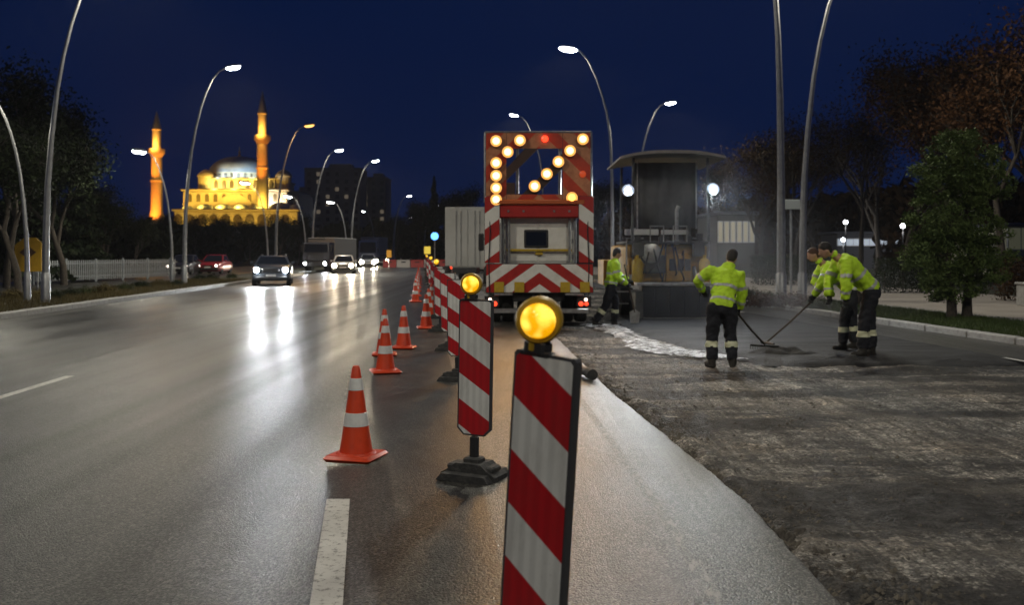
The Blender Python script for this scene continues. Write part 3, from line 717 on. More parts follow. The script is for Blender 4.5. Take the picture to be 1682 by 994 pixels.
for u in (1074, 1098, 1122, 1146): pbox('screed_rib', u - 1.5, u + 1.5, 474, 516, -.29, -.25, M_PSCR, b=.006)
pbox('screed_plate', 1048, 1167, 521, 526, -.38, .2, M_STEEL, b=.01)
for u0, u1 in ((1040, 1053), (1162, 1176)): pbox('end_gate', u0, u1, 478, 525, -.45, .7, M_PGRY)
pbox('screed_walkway', 1042, 1174, 464, 469, -.55, .1, M_STEEL, b=.01)
pbox('engine_body', 1034, 1168, 402, 466, .5, 4.6, M_PYEL, b=.06)
pbox('rear_panel', 1035, 1062, 425, 464, .36, .52, M_PYEL)
pbox('rear_panel', 1098, 1140, 418, 464, .36, .52, M_PYEL)
pbox('hydraulic_block', 1062, 1096, 420, 450, .2, .5, M_PGRY)
MB().lathe([(.10, -.05), (.26, -.05), (.27, 0), (.26, .05), (.10, .05)], 24, (px(1071), .28, pz(420)), 'y').build('hose_reel', M_PGRY, V)
MB().lathe([(.22, 0), (.26, .015), (.22, .03)], 24, (px(1071), .15, pz(416)), 'y').build('steering_wheel', M_STEEL, V)
for u in (1050, 1150): pbox('control_console', u - 9, u + 9, 398, 422, .1, .4, M_PGRY)
for u in (1070, 1128):
    pbox('seat', u - 8, u + 8, 404, 410, .7, 1.2, M_TDRK); pbox('seat_back', u - 8, u + 8, 378, 404, 1.15, 1.28, M_TDRK, b=.04)
pbox('guard_rail', 1026, 1082, 377, 387, .0, .06, mat('pale_panel', (.6, .6, .58), .5)); pbox('guard_rail', 1086, 1130, 378, 386, .02, .06, MATS['pale_panel'])
MB().tube([(px(1114), .2, pz(402)), (px(1114), .2, pz(345)), (px(1117), .2, pz(338))], .05, 10).build('exhaust_pipe', M_STEEL, V)
for a in (-1, 1):
    MB().tube([(px(1098 + a * 40), .1, pz(392)), (px(1098 + a * 68), .1, pz(392)), (px(1098 + a * 68), .1, pz(436))], .022, 8).build('handrail', M_STEEL, V)
pbox('platform', 1030, 1170, 396, 401, .1, 2.6, M_PGRY)
rn = random.Random(9)
for k in range(9):      # hydraulic hoses looping over the rear of the machine
    u0 = rn.uniform(1040, 1160); u1 = u0 + rn.uniform(-26, 26); z0_, z1_ = pz(rn.uniform(405, 425)), pz(rn.uniform(440, 466))
    MB().tube([(px(u0), .34, z0_), (px(u0), .16, z0_ + .1), (px((u0 + u1) / 2), .02, (z0_ + z1_) / 2 - .1), (px(u1), .1, z1_), (px(u1), .3, z1_ - .05)], .022, 7).build('hydraulic_hose', M_BLK, V)
for u in (1046, 1156):
    MB().lathe([(.13, 0), (.14, .05), (.14, .5), (.09, .58), (.04, .6), (.04, .68)], 14, (px(u), -.1, pz(464))).build('gas_bottle', M_TYEL, V)
for a in (-1, 1):
    MB().tube([(px(1098 + a * 46), .35, pz(440)), (px(1098 + a * 46), -.1, pz(468))], .05, 8).build('lift_cylinder', M_STEEL, V)
    for k in range(3): MB().cbox((px(1098 + a * 74), .2, .35 + k * .3), (.3, .2, .03), .008).build('step', M_STEEL, V)
    MB().tube([(px(1098 + a * 30), .0, pz(398)), (px(1098 + a * 30), .0, pz(372)), (px(1098 + a * 8), .0, pz(372)), (px(1098 + a * 8), .0, pz(398))], .02, 7).build('guard_loop', M_STEEL, V)
for u in (1108, 1122, 1134): pbox('vent_grille', u - 5, u + 5, 426, 446, .33, .37, M_TDRK, b=.006)
for u, v in ((1048, 392), (1088, 396), (1132, 394), (1150, 390)): pbox('instrument_box', u - 5, u + 5, v - 6, v + 6, .05, .2, M_TDRK, b=.01)
pbox('warning_plate', 1036, 1050, 452, 460, .33, .36, M_TWHT, b=.004)
# canopy: shallow curved roof on posts with a dark rear screen
cp = MB(); n, k = 24, 8
for j in range(k + 1):
    y = -.75 + 3.4 * j / k
    for i in range(n + 1):
        s = i / n * 2 - 1; cp.v.append((s * px(1182), y, pz(262) + (.21) * (1 - abs(s) ** 2.6) * (1 - .25 * abs(j / k * 2 - 1) ** 3)))
for j in range(k + 1):
    y = -.75 + 3.4 * j / k
    for i in range(n + 1):
        s = i / n * 2 - 1; cp.v.append((s * px(1182), y, pz(262) - .05 + (.13) * (1 - abs(s) ** 2.6)))
w = n + 1; o = (k + 1) * w
for j in range(k):
    for i in range(n):
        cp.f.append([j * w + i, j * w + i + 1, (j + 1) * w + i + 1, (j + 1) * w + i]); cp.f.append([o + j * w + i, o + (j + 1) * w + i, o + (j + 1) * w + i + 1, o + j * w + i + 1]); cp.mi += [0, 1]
for i in range(n): cp.f.append([i, o + i, o + i + 1, i + 1]); cp.f.append([k * w + i, k * w + i + 1, o + k * w + i + 1, o + k * w + i]); cp.mi += [0, 0]
for j in range(k): cp.f.append([j * w, (j + 1) * w, o + (j + 1) * w, o + j * w]); cp.f.append([j * w + n, o + j * w + n, o + (j + 1) * w + n, (j + 1) * w + n]); cp.mi += [0, 0]
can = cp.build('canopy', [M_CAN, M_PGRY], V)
pbox('beacon', 1094, 1102, 246, 250, .3, .5, M_STEEL)
for a in (-1, 1):
    for y in (-.3, 2.3): MB().tube([(px(1098 + a * 62), y, pz(398)), (px(1098 + a * 60), y, pz(262))], .035, 8).build('canopy_post', M_PGRY, V)
sc = MB()
for i in range(17):
    s = i / 16 * 2 - 1; x = s * px(1152); y = .62 + .03 * math.sin(i * 2.1) + .02 * (i % 2)
    sc.v += [(x, y, pz(374)), (x, y, pz(264))]
for i in range(16): sc.f.append([2 * i, 2 * i + 2, 2 * i + 3, 2 * i + 1]); sc.mi.append(0)
for u in (1052, 1151): MB().tube([(px(u), .58, pz(376)), (px(u), .58, pz(262))], .022, 6).build('screen_frame', M_STEEL, V)
so_ = sc.build('rear_screen', mat('tarpaulin_grey', (.11, .11, .115), .6, noise=(2.5, (.06, .06, .064), .35, .7), bump=(5, .8)), V)
sm = so_.modifiers.new('thick', 'SOLIDIFY'); sm.thickness = .02
M_WORK = mat('work_light_lens', (.9, .9, .95), .3, emit=(.86, .92, 1.0), es=60)
for u, v in ((1027, 317), (1163, 315)):
    h = MB().cbox((0, 0, 0), (.30, .12, .30), .03).tube([(0, .05, .12), ((1 if u < 1098 else -1) * .15, .25, .3)], .02, 6).build('work_light', M_TDRK, V, loc=(px(u), -.55, pz(v)))
    h.rotation_euler.x = R(-18)
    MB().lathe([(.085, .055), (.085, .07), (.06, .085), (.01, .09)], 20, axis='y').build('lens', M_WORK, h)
    MB().lathe([(.118, .066), (.116, .068), (.087, .05), (.086, .04)], 20, axis='y').build('halo_ring', mat('work_halo', (.8, .8, .85), .2, emit=(.75, .85, 1.0), es=2.2), h)  # inner glowing ring, imitates the halo of the work light
    MB().lathe([(.15, .075), (.146, .077), (.12, .066), (.119, .055)], 20, axis='y').build('outer_halo_ring', mat('work_halo_outer', (.7, .7, .75), .25, emit=(.6, .75, 1.0), es=.45), h)  # fainter outer ring of the same imitated halo
    d = bpy.data.lights.new('work_lamp', 'SPOT'); d.energy = 420; d.color = (.88, .94, 1.0); d.spot_size = R(150); d.spot_blend = .7; d.shadow_soft_size = .14
    q = bpy.data.objects.new('work_lamp', d); C.objects.link(q); q.parent = V; q.location = (px(u), -.70, pz(v)); q.rotation_euler = (R(-62), 0, 0)
for a in (-1, 1):
    MB().prism([(.9, .02), (3.9, .02), (4.25, .35), (3.9, .72), (.9, .72), (.55, .35)], a * .95 - .16, a * .95 + .16, 'x').build('crawler_track', M_TYRE, V)
pbox('hopper', 1020, 1176, 430, 480, 4.7, 6.6, M_PYEL)

# ------------------------------------------------------------------ vehicles
def lorry(name, label, x, y, rz, w, h, L, facing, cabm, boxm, lights=True):
    t = thing(name, label, 'truck', (x, y, 0), rz)
    MB().cbox((0, L * .56, h * .58), (w, L * .78, h * .80), .04).build('cargo_box', boxm, t)
    MB().cbox((0, L * .5, .72), (w * .5, L * .95, .3), .02).build('chassis', M_TDRK, t)
    for s in (-1, 1):
        for yy in (L * .12, L * .72, L * .86): wheel(t, s * (w / 2 - .17), yy, .48, .3)
    if facing:      # cab towards the viewer
        cab = MB(); hw = w / 2 - .04; zc = h * .84
        cab.prism([(-.05, .55), (1.65, .55), (1.65, zc), (.35, zc), (.12, zc - .1), (-.02, 1.75)], -hw, hw, 'x')
        c = cab.build('cab', cabm, t)
        MB().poly([(-hw + .1, -.045, 1.68), (hw - .1, -.045, 1.68), (hw - .18, .10, zc - .16), (-hw + .18, .10, zc - .16)]).build('windshield', M_GLASSD, c, smooth=False)
        MB().cbox((0, -.07, 1.25), (w * .6, .05, .5), .02).build('grille', M_TDRK, c)
        MB().cbox((0, -.12, .68), (w - .06, .22, .42), .05).build('bumper', M_TDRK, c)
        for s in (-1, 1):
            MB().cbox((s * (hw + .16), .12, 2.0), (.16, .08, .55), .03).build('mirror', M_TDRK, c)
            if lights: headlight(t, s * (hw - .28), -.24, .74, .13, 60)
        MB().cbox((0, -.05, h * .93), (w * .7, .06, .1), .02).build('sun_visor', M_TDRK, c)
    else:
        MB().cbox((0, L * .165 - .02, h * .58), (w - .05, .05, h * .78), .01).build('rear_frame', boxm, t)
        for s in (-1, 1):
            dr = MB().cbox((s * w * .235, L * .165 - .06, h * .58), (w * .44, .03, h * .72), .01).build('rear_door', boxm, t)
            for q_ in (.1, .2): MB().tube([(s * w * (.05 + q_), L * .165 - .09, h * .24), (s * w * (.05 + q_), L * .165 - .09, h * .93)], .018, 6).build('lock_bar', M_STEEL, dr)
            MB().cbox((s * w * .4, L * .165 - .03, .85), (.3, .06, .14), .02).build('tail_lamp', M_TAIL, t)
        MB().cbox((0, L * .165, .6), (w * .9, .1, .14), .02).build('bumper', M_STEEL, t)
    return t
M_HLENS = mat('headlight_lens', (.9, .9, .95), .2, emit=(.90, .95, 1.0), es=600)
M_HLENSW = mat('headlight_lens_warm', (.9, .9, .8), .2, emit=(1.0, .80, .52), es=260)
def headlight(parent, x, y, z, r, power, m=None, col=(.9, .95, 1)):
    h = MB().cbox((0, 0, 0), (r * 2.3, .1, r * 1.7), r * .4).build('headlight', mat('headlight_housing', (.3, .3, .32), .2, .6), parent, loc=(x, y, z))
    MB().lathe([(r * .75, .03), (r * .75, .055), (r * .5, .075), (.01, .085)], 16, axis='y').build('lens', m or M_HLENS, h)
    if power:
        d = bpy.data.lights.new('headlight_beam', 'SPOT'); d.energy = power; d.color = col; d.spot_size = R(80); d.spot_blend = .8; d.shadow_soft_size = r * .7
        q = bpy.data.objects.new('headlight_beam', d); C.objects.link(q); q.parent = parent; q.location = (x, y - .14, z); q.rotation_euler = (R(-84), 0, 0)
def car(label, x, y, rz, paint, w=1.84, h=1.45, L=4.4, suv=False, power=120, hm=None, r=.12, col=(.9, .95, 1), z=0.0):
    t = thing('car', label, 'car', (x, y, z), rz, 'cars on the road')
    hood = .98 if suv else .82; belt = 1.08 if suv else .93; gl = .24 if suv else .17; hw = w / 2
    # lofted body: stations along the length, front at y=0
    st = [(0.0, .42, hood - .22, .80), (.10, .30, hood - .10, .93), (.45, gl, hood, .99), (1.15, gl, hood + .05, 1.0), (1.45, gl, belt, 1.0), (L - 1.0, gl, belt + .02, 1.0), (L - .3, gl, belt, .97), (L - .04, .32, belt - .12, .90)]
    b = MB(); n = 12
    for (yy, z0, z1, f) in st:
        q = hw * f; b.v += [(-q * .86, yy, z0), (-q * .97, yy, z0 + .10), (-q, yy, (z0 + z1) / 2), (-q * .97, yy, z1 - .14), (-q * .88, yy, z1 - .02), (-q * .4, yy, z1 + .015), (q * .4, yy, z1 + .015), (q * .88, yy, z1 - .02), (q * .97, yy, z1 - .14), (q, yy, (z0 + z1) / 2), (q * .97, yy, z0 + .10), (q * .86, yy, z0)]
    for k in range(len(st) - 1):
        for i in range(n): b.f.append([k * n + i, k * n + (i + 1) % n, (k + 1) * n + (i + 1) % n, (k + 1) * n + i]); b.mi.append(0)
    b.f += [list(range(n)), list(range((len(st) - 1) * n, len(st) * n))]; b.mi += [0, 0]
    body = b.build('body', paint, t)
    # cabin
    y0, y1 = 1.3, L - (.25 if suv else .75); yr0, yr1 = (1.95, L - .55) if suv else (2.1, L - 1.35)
    B = [(-hw * .9, y0, belt - .02), (hw * .9, y0, belt - .02), (hw * .9, y1, belt - .02), (-hw * .9, y1, belt - .02)]
    Tt = [(-hw * .70, yr0, h - .04), (hw * .70, yr0, h - .04), (hw * .70, yr1, h - .04), (-hw * .70, yr1, h - .04)]
    Tc = [(-hw * .5, yr0 + .15, h), (hw * .5, yr0 + .15, h), (hw * .5, yr1 - .1, h), (-hw * .5, yr1 - .1, h)]
    MB().add(B + Tt + Tc, [(0, 1, 5, 4), (1, 2, 6, 5), (2, 3, 7, 6), (3, 0, 4, 7), (4, 5, 9, 8), (5, 6, 10, 9), (6, 7, 11, 10), (7, 4, 8, 11), (8, 9, 10, 11)]).build('cabin', paint, t)
    def pane(name, idx, off, s=.86):
        P = [Vector((B + Tt)[i]) for i in idx]; c = sum(P, Vector()) / 4
        MB().poly([c + (p - c) * s + Vector(off) for p in P]).build(name, M_GLASSD, t, smooth=False)
    pane('windshield', (0, 1, 5, 4), (0, -.012, .008), .9); pane('rear_window', (2, 3, 7, 6), (0, .012, .008), .85)
    pane('side_window', (1, 2, 6, 5), (.012, 0, .006), .82); pane('side_window', (3, 0, 4, 7), (-.012, 0, .006), .82)
    for s in (-1, 1):
        for yy in (.85, L - .85): wheel(t, s * (hw - .13), yy, .36 if suv else .32, .22)
        MB().cbox((s * (hw + .06), 1.55, belt + .06), (.18, .1, .13), .03).build('mirror', paint, t)
        headlight(t, s * hw * .72, -.015, hood - .18, r, power, hm, col)
    MB().cbox((0, -.02, hood - .2), (w * .42, .05, .20 if suv else .12), .02).build('grille', M_BLK, t)
    MB().cbox((0, -.01, .40), (w * .8, .08, .16), .03).build('lower_intake', M_BLK, t)
    MB().cbox((0, -.06, .52), (.48, .02, .11), .005).build('number_plate', mat('plate_white', (.7, .7, .7), .4), t)
    if suv:
        for s in (-1, 1): MB().tube([(s * hw * .62, yr0 + .2, h + .03), (s * hw * .62, yr1 - .1, h + .03)], .02, 6).build('roof_rail', M_STEEL, t)
    return t
P_SIL = mat('paint_silver', (.10, .115, .14), .3, .5, coat=.6); P_WHT = mat('paint_white', (.7, .7, .7), .3, coat=.5)
P_RED = mat('paint_red', (.32, .02, .02), .3, coat=.5); P_BLK = mat('paint_dark', (.03, .03, .035), .3, coat=.5)
car('silver suv with glaring headlights driving towards the camera', gx(445, 48), 48, R(11), P_SIL, 1.93, 1.50, 4.6, True, 900, r=.15)
car('white car with headlights on, right of the oncoming lorry', gx(563, 75), 75, R(7), P_WHT, 1.8, 1.45, 4.4, False, 900, M_HLENSW, .2, (1, .85, .62))
car('far oncoming car with merged bright headlights beyond the white car', gx(604, 104), 104, R(7), P_WHT, 1.8, 1.5, 4.4, False, 1200, M_HLENSW, .26, (1, .9, .72))
car('farthest oncoming car, only its headlights showing left of the barriers', gx(627, 118), 118, R(-3), P_SIL, 1.8, 1.5, 4.4, False, 0, M_HLENSW, .24)
car('red car on the side road below the mosque', gx(341, 75), 75, R(2), P_RED, 1.85, 1.5, 4.3, False, 0, mat('dim_headlight', (.9, .8, .7), .3, emit=(1, .85, .75), es=6), .13)
car('dark car on the side road behind the fence end', gx(291, 72), 72, R(4), P_BLK, 1.85, 1.5, 4.3, False, 0, MATS['dim_headlight'], .13)
lorry('oncoming_lorry', 'dark oncoming lorry with grey box behind the silver suv', gx(519, 82), 82, R(-6), 2.35, 3.0, 9, True, P_BLK, mat('lorry_grey', (.25, .25, .25), .6))
lorry('box_lorry', 'pale grey box lorry parked beyond the panels, left of the arrow truck', gx(762, 50), 50, R(-7), 2.5, 4.15, 8, False, P_WHT, mat('lorry_pale', (.44, .43, .40), .55, noise=(.6, (.34, .33, .30), .4, .7)))
lorry('far_lorry', 'pale far lorry with its cab facing the camera beyond the oncoming cars', gx(604, 135), 135, R(-4), 2.6, 3.9, 8, True, P_WHT, mat('lorry_far', (.4, .4, .4), .6), lights=False)

# far red-white barriers closing the lane
M_BRED = mat('barrier_red', (.35, .03, .025), .6); M_BWHT = mat('barrier_white', (.42, .38, .35), .6)
bm_ = MB().prism([(-.25, 0), (.25, 0), (.25, .12), (.12, .3), (.10, .85), (-.10, .85), (-.12, .3), (-.25, .12)], -.72, .72, 'x')
bar = [bm_.mesh('barrier_body', M_BRED, True), bm_.mesh('barrier_body', M_BWHT, True)]
slot = MB().cbox((0, 0, 0), (.5, .05, .14), .015).mesh('grip_slot', M_TDRK, True)
for i in range(9):
    x = gx(640, 108) + i * 1.5 ; y = 108 + .25 * i
    t = thing('plastic_barrier', ORD[i] + (' plastic barrier from the left in the far red-white row across the road'), 'barrier', (x, y, 0.003), R(8), 'far red and white barriers')
    bd = link('barrier_body', bar[i % 2], t); link('grip_slot', slot, bd, (0, -.12, .6))

# ------------------------------------------------------------------ signs
M_SYEL = mat('sign_yellow', (.62, .36, .02), .45, noise=(6, (.5, .28, .02), .4, .8))
sd = 44
t = thing('warning_sign', 'yellow pentagonal road sign with a dark arrow on the left verge', 'sign', (gx(46, sd), sd, 0))
w = 22 * sd / F; z0, z1 = gz(446, sd), gz(390, sd)
MB().prism([(-w, z0), (w, z0), (w, z1 - .25), (w - .25, z1), (-w + .45, z1), (-w, z1 - .35)], 0, .04, 'y').build('plate', M_SYEL, t)
aw = MB(); cz = (z0 + z1) / 2 + .1
aw.prism([(-.38, cz), (-.1, cz + .22), (-.1, cz + .08), (.1, cz + .08), (.1, cz + .22), (.38, cz), (.1, cz - .22), (.1, cz - .08), (-.1, cz - .08), (-.1, cz - .22)], -.012, -.004, 'y')
aw.build('arrow_symbol', mat('sign_brown', (.10, .05, .02), .6), t)
for s in (-1, 1): MB().tube([(s * .4, .09, 0), (s * .4, .09, z1 - .1)], .04, 8).build('post', M_POLE, t)
def small_sign(u, v, d, w, h, m, label, shape='rect', lit=None):
    t = thing('road_sign', label, 'sign', (gx(u, d), d, 0)); z = gz(v, d)
    b = MB()
    if shape == 'rect': b.cbox((0, 0, z), (w, .05, h), .02)
    else: b.lathe([(w / 2, 0), (w / 2, .04), (w * .45, .05)], 24, (0, 0, z), 'y')
    b.build('plate', m, t); MB().tube([(0, .06, 0), (0, .06, z + h * .3)], .045, 8).build('post', M_POLE, t)
small_sign(639, 417, 100, .5, .75, mat('sign_orange', (.6, .25, .03), .5, emit=(1, .5, .05), es=.25), 'small orange sign panel at the far end of the road')
small_sign(702, 411, 92, .6, .7, mat('sign_yellow_lit', (.6, .4, .03), .5, emit=(1, .75, .1), es=.6), 'small bright yellow sign at the far end of the panel row')
small_sign(714, 388, 80, .62, .62, mat('sign_blue', (.02, .10, .5), .4, emit=(.12, .4, 1.0), es=3.0), 'round glowing blue sign left of the box lorry', 'round')
small_sign(1300, 336, 34, .62, .35, mat('sign_grey', (.30, .33, .34), .5), 'grey plate on a thin post between the paired lampposts')

# ------------------------------------------------------------------ people
M_SKIN = mat('skin', (.42, .24, .16), .55); M_HAIR = mat('hair_dark', (.015, .012, .01), .7)
M_VIS = mat('hi_vis_yellow', (.54, .82, .03), .75, noise=(5, (.30, .44, .03), .5, .8), bump=(14, .7))
M_NAVY = mat('navy_trousers', (.008, .009, .014), .9, noise=(9, (.016, .017, .024), .4, .8), bump=(14, .6))
M_RBAND = mat('reflective_tape', (.42, .43, .42), .4); M_LBAND = mat('leg_tape', (.62, .62, .42), .45)
M_BOOT = mat('work_boot', (.02, .017, .014), .7, noise=(12, (.05, .045, .035), .5, .8)); M_GLOVE = mat('work_glove', (.012, .012, .013), .8)
def remesh(mb, vox, mats, disp=0.0, classify=None, smooth_it=6):
    me = mb.mesh('tmp', [], False, weld=False)
    o = bpy.data.objects.new('tmp', me); C.objects.link(o)
    m = o.modifiers.new('r', 'REMESH'); m.mode = 'VOXEL'; m.voxel_size = vox
    m2 = o.modifiers.new('s', 'SMOOTH'); m2.factor = .5; m2.iterations = smooth_it
    dg = bpy.context.evaluated_depsgraph_get()
    out = bpy.data.meshes.new_from_object(o.evaluated_get(dg)); bpy.data.objects.remove(o); bpy.data.meshes.remove(me)
    if disp:
        bm = bmesh.new(); bm.from_mesh(out); bm.normal_update()
        for v in bm.verts: v.co += v.normal * disp * (vnoise(v.co.x * 9 + v.co.z * 3, v.co.y * 9 + v.co.z * 12, 2) + .6 * vnoise(v.co.x * 22, v.co.z * 26 + v.co.y * 20, 4))
        bm.to_mesh(out); bm.free()
    out.materials.clear()
    for x in mats: out.materials.append(x)
    out.polygons.foreach_set('use_smooth', [True] * len(out.polygons))
    return out
def extract(me, test, off, m, name):
    """lift the faces that pass a test off a garment as a thin strip of its own"""
    bm = bmesh.new(); bm.from_mesh(me); bm.normal_update()
    bmesh.ops.delete(bm, geom=[f for f in bm.faces if not test(f.calc_center_median())], context='FACES')
    for v in bm.verts: v.co += v.normal * off
    out = bpy.data.meshes.new(name); bm.to_mesh(out); bm.free(); out.materials.clear(); out.materials.append(m)
    out.polygons.foreach_set('use_smooth', [True] * len(out.polygons))
    return out
def seg_t(p, a, b):
    d = b - a; t = (p - a).dot(d) / d.length_squared
    return t, (p - (a + d * max(0, min(1, t)))).length
def person(loc, J, label, side_axis, fwd, head_dir, head_mat=M_HAIR, cap=False):
    """J: joints in metres relative to loc. side_axis: unit vector across the shoulders, fwd: where the pelvis faces"""
    J = {k: Vector(v) for k, v in J.items()}; sa = Vector(side_axis).normalized(); fw = Vector(fwd).normalized()
    T = thing('person', label, 'person', loc)
    pel, chest, neck, head = J['pelvis'], J['chest'], J['neck'], J['head']
    spine = (chest - pel).normalized(); dep = spine.cross(sa).normalized()
    rot = Matrix((sa, dep, spine)).transposed()
    hd = Vector(head_dir).normalized(); hup = (head - neck).normalized(); hx = hd.cross(hup).normalized(); hup = hx.cross(hd).normalized()
    hrot = Matrix((hx, hd, hup)).transposed()
    def torso(b, g):
        mid = (pel + chest) / 2
        b.ell(pel, (.165 + g, .115 + g, .14 + g), rot=rot); b.ell(mid, (.155 + g, .11 + g, .2 + g), rot=rot); b.ell(chest, (.185 + g, .125 + g, .19 + g), rot=rot)
        b.ell((chest * 2 + mid) / 3, (.17 + g, .118 + g, .2 + g), rot=rot)
    # the body: one continuous surface
    b = MB(); torso(b, 0); b.tube([chest + spine * .1, neck, neck + (head - neck) * .6], [.075, .058, .055], 10)
    b.ell(head, (.075, .094, .115), rot=hrot); b.ell(head + hrot @ Vector((0, .035, -.055)), (.055, .06, .06), rot=hrot)
    b.ell(head + hrot @ Vector((0, .10, -.015)), (.014, .024, .028), rot=hrot)
    for s in (-1, 1): b.ell(head + hrot @ Vector((s * .076, -.005, -.005)), (.012, .022, .034), rot=hrot)
    for k in 'LR':
        b.tube([chest + (J['sh' + k] - chest) * .55, J['sh' + k], J['el' + k], J['wr' + k]], [.06, .058, .044, .03], 8)
        b.tube([J['hip' + k] + Vector((0, 0, .05)), J['kn' + k], J['an' + k]], [.085, .06, .042], 8)
    link('body', remesh(b, .016, [M_SKIN], 0, smooth_it=3), T)
    # hair / knitted cap
    b = MB(); b.ell(head + hrot @ Vector((0, -.018, .03)), (.085, .098, .105), rot=hrot, n=16, k=10); b.ell(head + hrot @ Vector((0, -.05, -.03)), (.076, .06, .075), rot=hrot)
    link('hair', remesh(b, .016, [head_mat], .006), T)
    # trousers
    b = MB(); b.ell(pel + Vector((0, 0, -.02)), (.19, .14, .15), rot=rot); b.ell(pel - spine * .02, (.185, .135, .2), rot=rot)
    for k in 'LR':
        h, kn, an = J['hip' + k], J['kn' + k], J['an' + k]
        b.tube([h + Vector((0, 0, .08)), h, (h + kn) / 2, kn, (kn + an) / 2, an + Vector((0, 0, .01))], [.11, .125, .112, .095, .09, .082], 12)
    tr = remesh(b, .018, [M_NAVY], .02); link('trousers', tr, T)
    for k in 'LR':
        kn, an = J['kn' + k], J['an' + k]
        e = extract(tr, lambda p: abs(seg_t(p, kn, an)[0] - .40) < .10 and seg_t(p, kn, an)[1] < .14, .005, M_LBAND, 'leg_band')
        if len(e.polygons): link('leg_band', e, T)
    # boots
    for k in 'LR':
        an = J['an' + k]; tz_ = J['toe' + k].normalized()
        b = MB(); g0 = Vector((an.x, an.y, 0)); b.tube([an + Vector((0, 0, .10)), an, g0 + Vector((0, 0, .05))], [.07, .066, .062], 10)
        b.ell(g0 + tz_ * .06 + Vector((0, 0, .045)), (.055, .055, .05)); b.ell(g0 + tz_ * .14 + Vector((0, 0, .04)), (.052, .052, .042)); b.tube([g0 - tz_ * .06 + Vector((0, 0, .025)), g0 + tz_ * .17 + Vector((0, 0, .022))], [.045, .045], 10)
        link('boot', remesh(b, .014, [M_BOOT], .003, smooth_it=3), T)
    # jacket
    b = MB(); torso(b, .035); b.ell(pel + spine * .02, (.205, .155, .15), rot=rot)
    b.ell(neck - (neck - chest).normalized() * .02, (.09, .085, .06), rot=rot)
    for k in 'LR':
        s, e, w = J['sh' + k], J['el' + k], J['wr' + k]
        b.tube([chest + (s - chest) * .4 + spine * .02, s, (s + e) / 2, e, (e + w) / 2, w], [.105, .1, .088, .08, .072, .066], 12)
    jk = remesh(b, .018, [M_VIS], .022)
    # cut the hem cleanly
    bm = bmesh.new(); bm.from_mesh(jk); hem = pel - spine * J.get('hem', Vector((.1, 0, 0))).x
    bmesh.ops.bisect_plane(bm, geom=bm.verts[:] + bm.edges[:] + bm.faces[:], plane_co=hem, plane_no=spine, clear_inner=False)
    kill = [f for f in bm.faces if (f.calc_center_median() - hem).dot(spine) < 0 and min(seg_t(f.calc_center_median(), J['sh' + k], J['el' + k])[1] for k in 'LR') > .13 and min(seg_t(f.calc_center_median(), J['el' + k], J['wr' + k])[1] for k in 'LR') > .11]
    bmesh.ops.delete(bm, geom=kill, context='FACES'); bm.to_mesh(jk); bm.free()
    jo = link('jacket', jk, T)
    def arm_d(p): return min(min(seg_t(p, J['sh' + k], J['el' + k])[1], seg_t(p, J['el' + k], J['wr' + k])[1]) for k in 'LR')
    Ls = (chest - pel).length
    for c in (.08, .62):
        e = extract(jk, lambda p: abs((p - pel).dot(spine) / Ls - c) < .055 and arm_d(p) > .108, .005, M_RBAND, 'reflective_band'); link('reflective_band', e, jo)
    for k in 'LR':
        for a, bb, c in ((J['sh' + k], J['el' + k], .62), (J['el' + k], J['wr' + k], .5)):
            e = extract(jk, lambda p: abs(seg_t(p, a, bb)[0] - c) < .085 and seg_t(p, a, bb)[1] < .115, .005, M_RBAND, 'sleeve_band')
            if len(e.polygons): link('sleeve_band', e, jo)
    for k, s in (('L', -1), ('R', 1)):     # gloved hands: palm, four fingers and a thumb, curled
        w = J['wr' + k]; d = J.get('hd' + k, w - J['el' + k]).normalized(); cr = J.get('curl' + k, fw).normalized(); cr = (cr - d * cr.dot(d)).normalized(); ac = d.cross(cr).normalized()
        b = MB(); b.ell(w + d * .055, (.042, .042, .055)); b.tube([w - d * .03, w + d * .03], [.04, .036], 8)
        for i, (o, L) in enumerate(((-.032, .068), (-.011, .078), (.011, .074), (.032, .058))):
            p0 = w + d * .085 + ac * o; p1 = p0 + d * L * .45 + cr * .01; p2 = p1 + cr * L * .5 + d * .005; p3 = p2 + cr * L * .1 - d * L * .35
            b.tube([p0, p1, p2, p3], [.0115, .011, .010, .008], 6)
        p0 = w + d * .035 - ac * .035 * s; b.tube([p0, p0 - ac * .02 * s + cr * .03 + d * .02, p0 - ac * .005 * s + cr * .06 + d * .035], [.014, .012, .009], 6)
        b.build('glove', M_GLOVE, T, smooth='all')
    return T

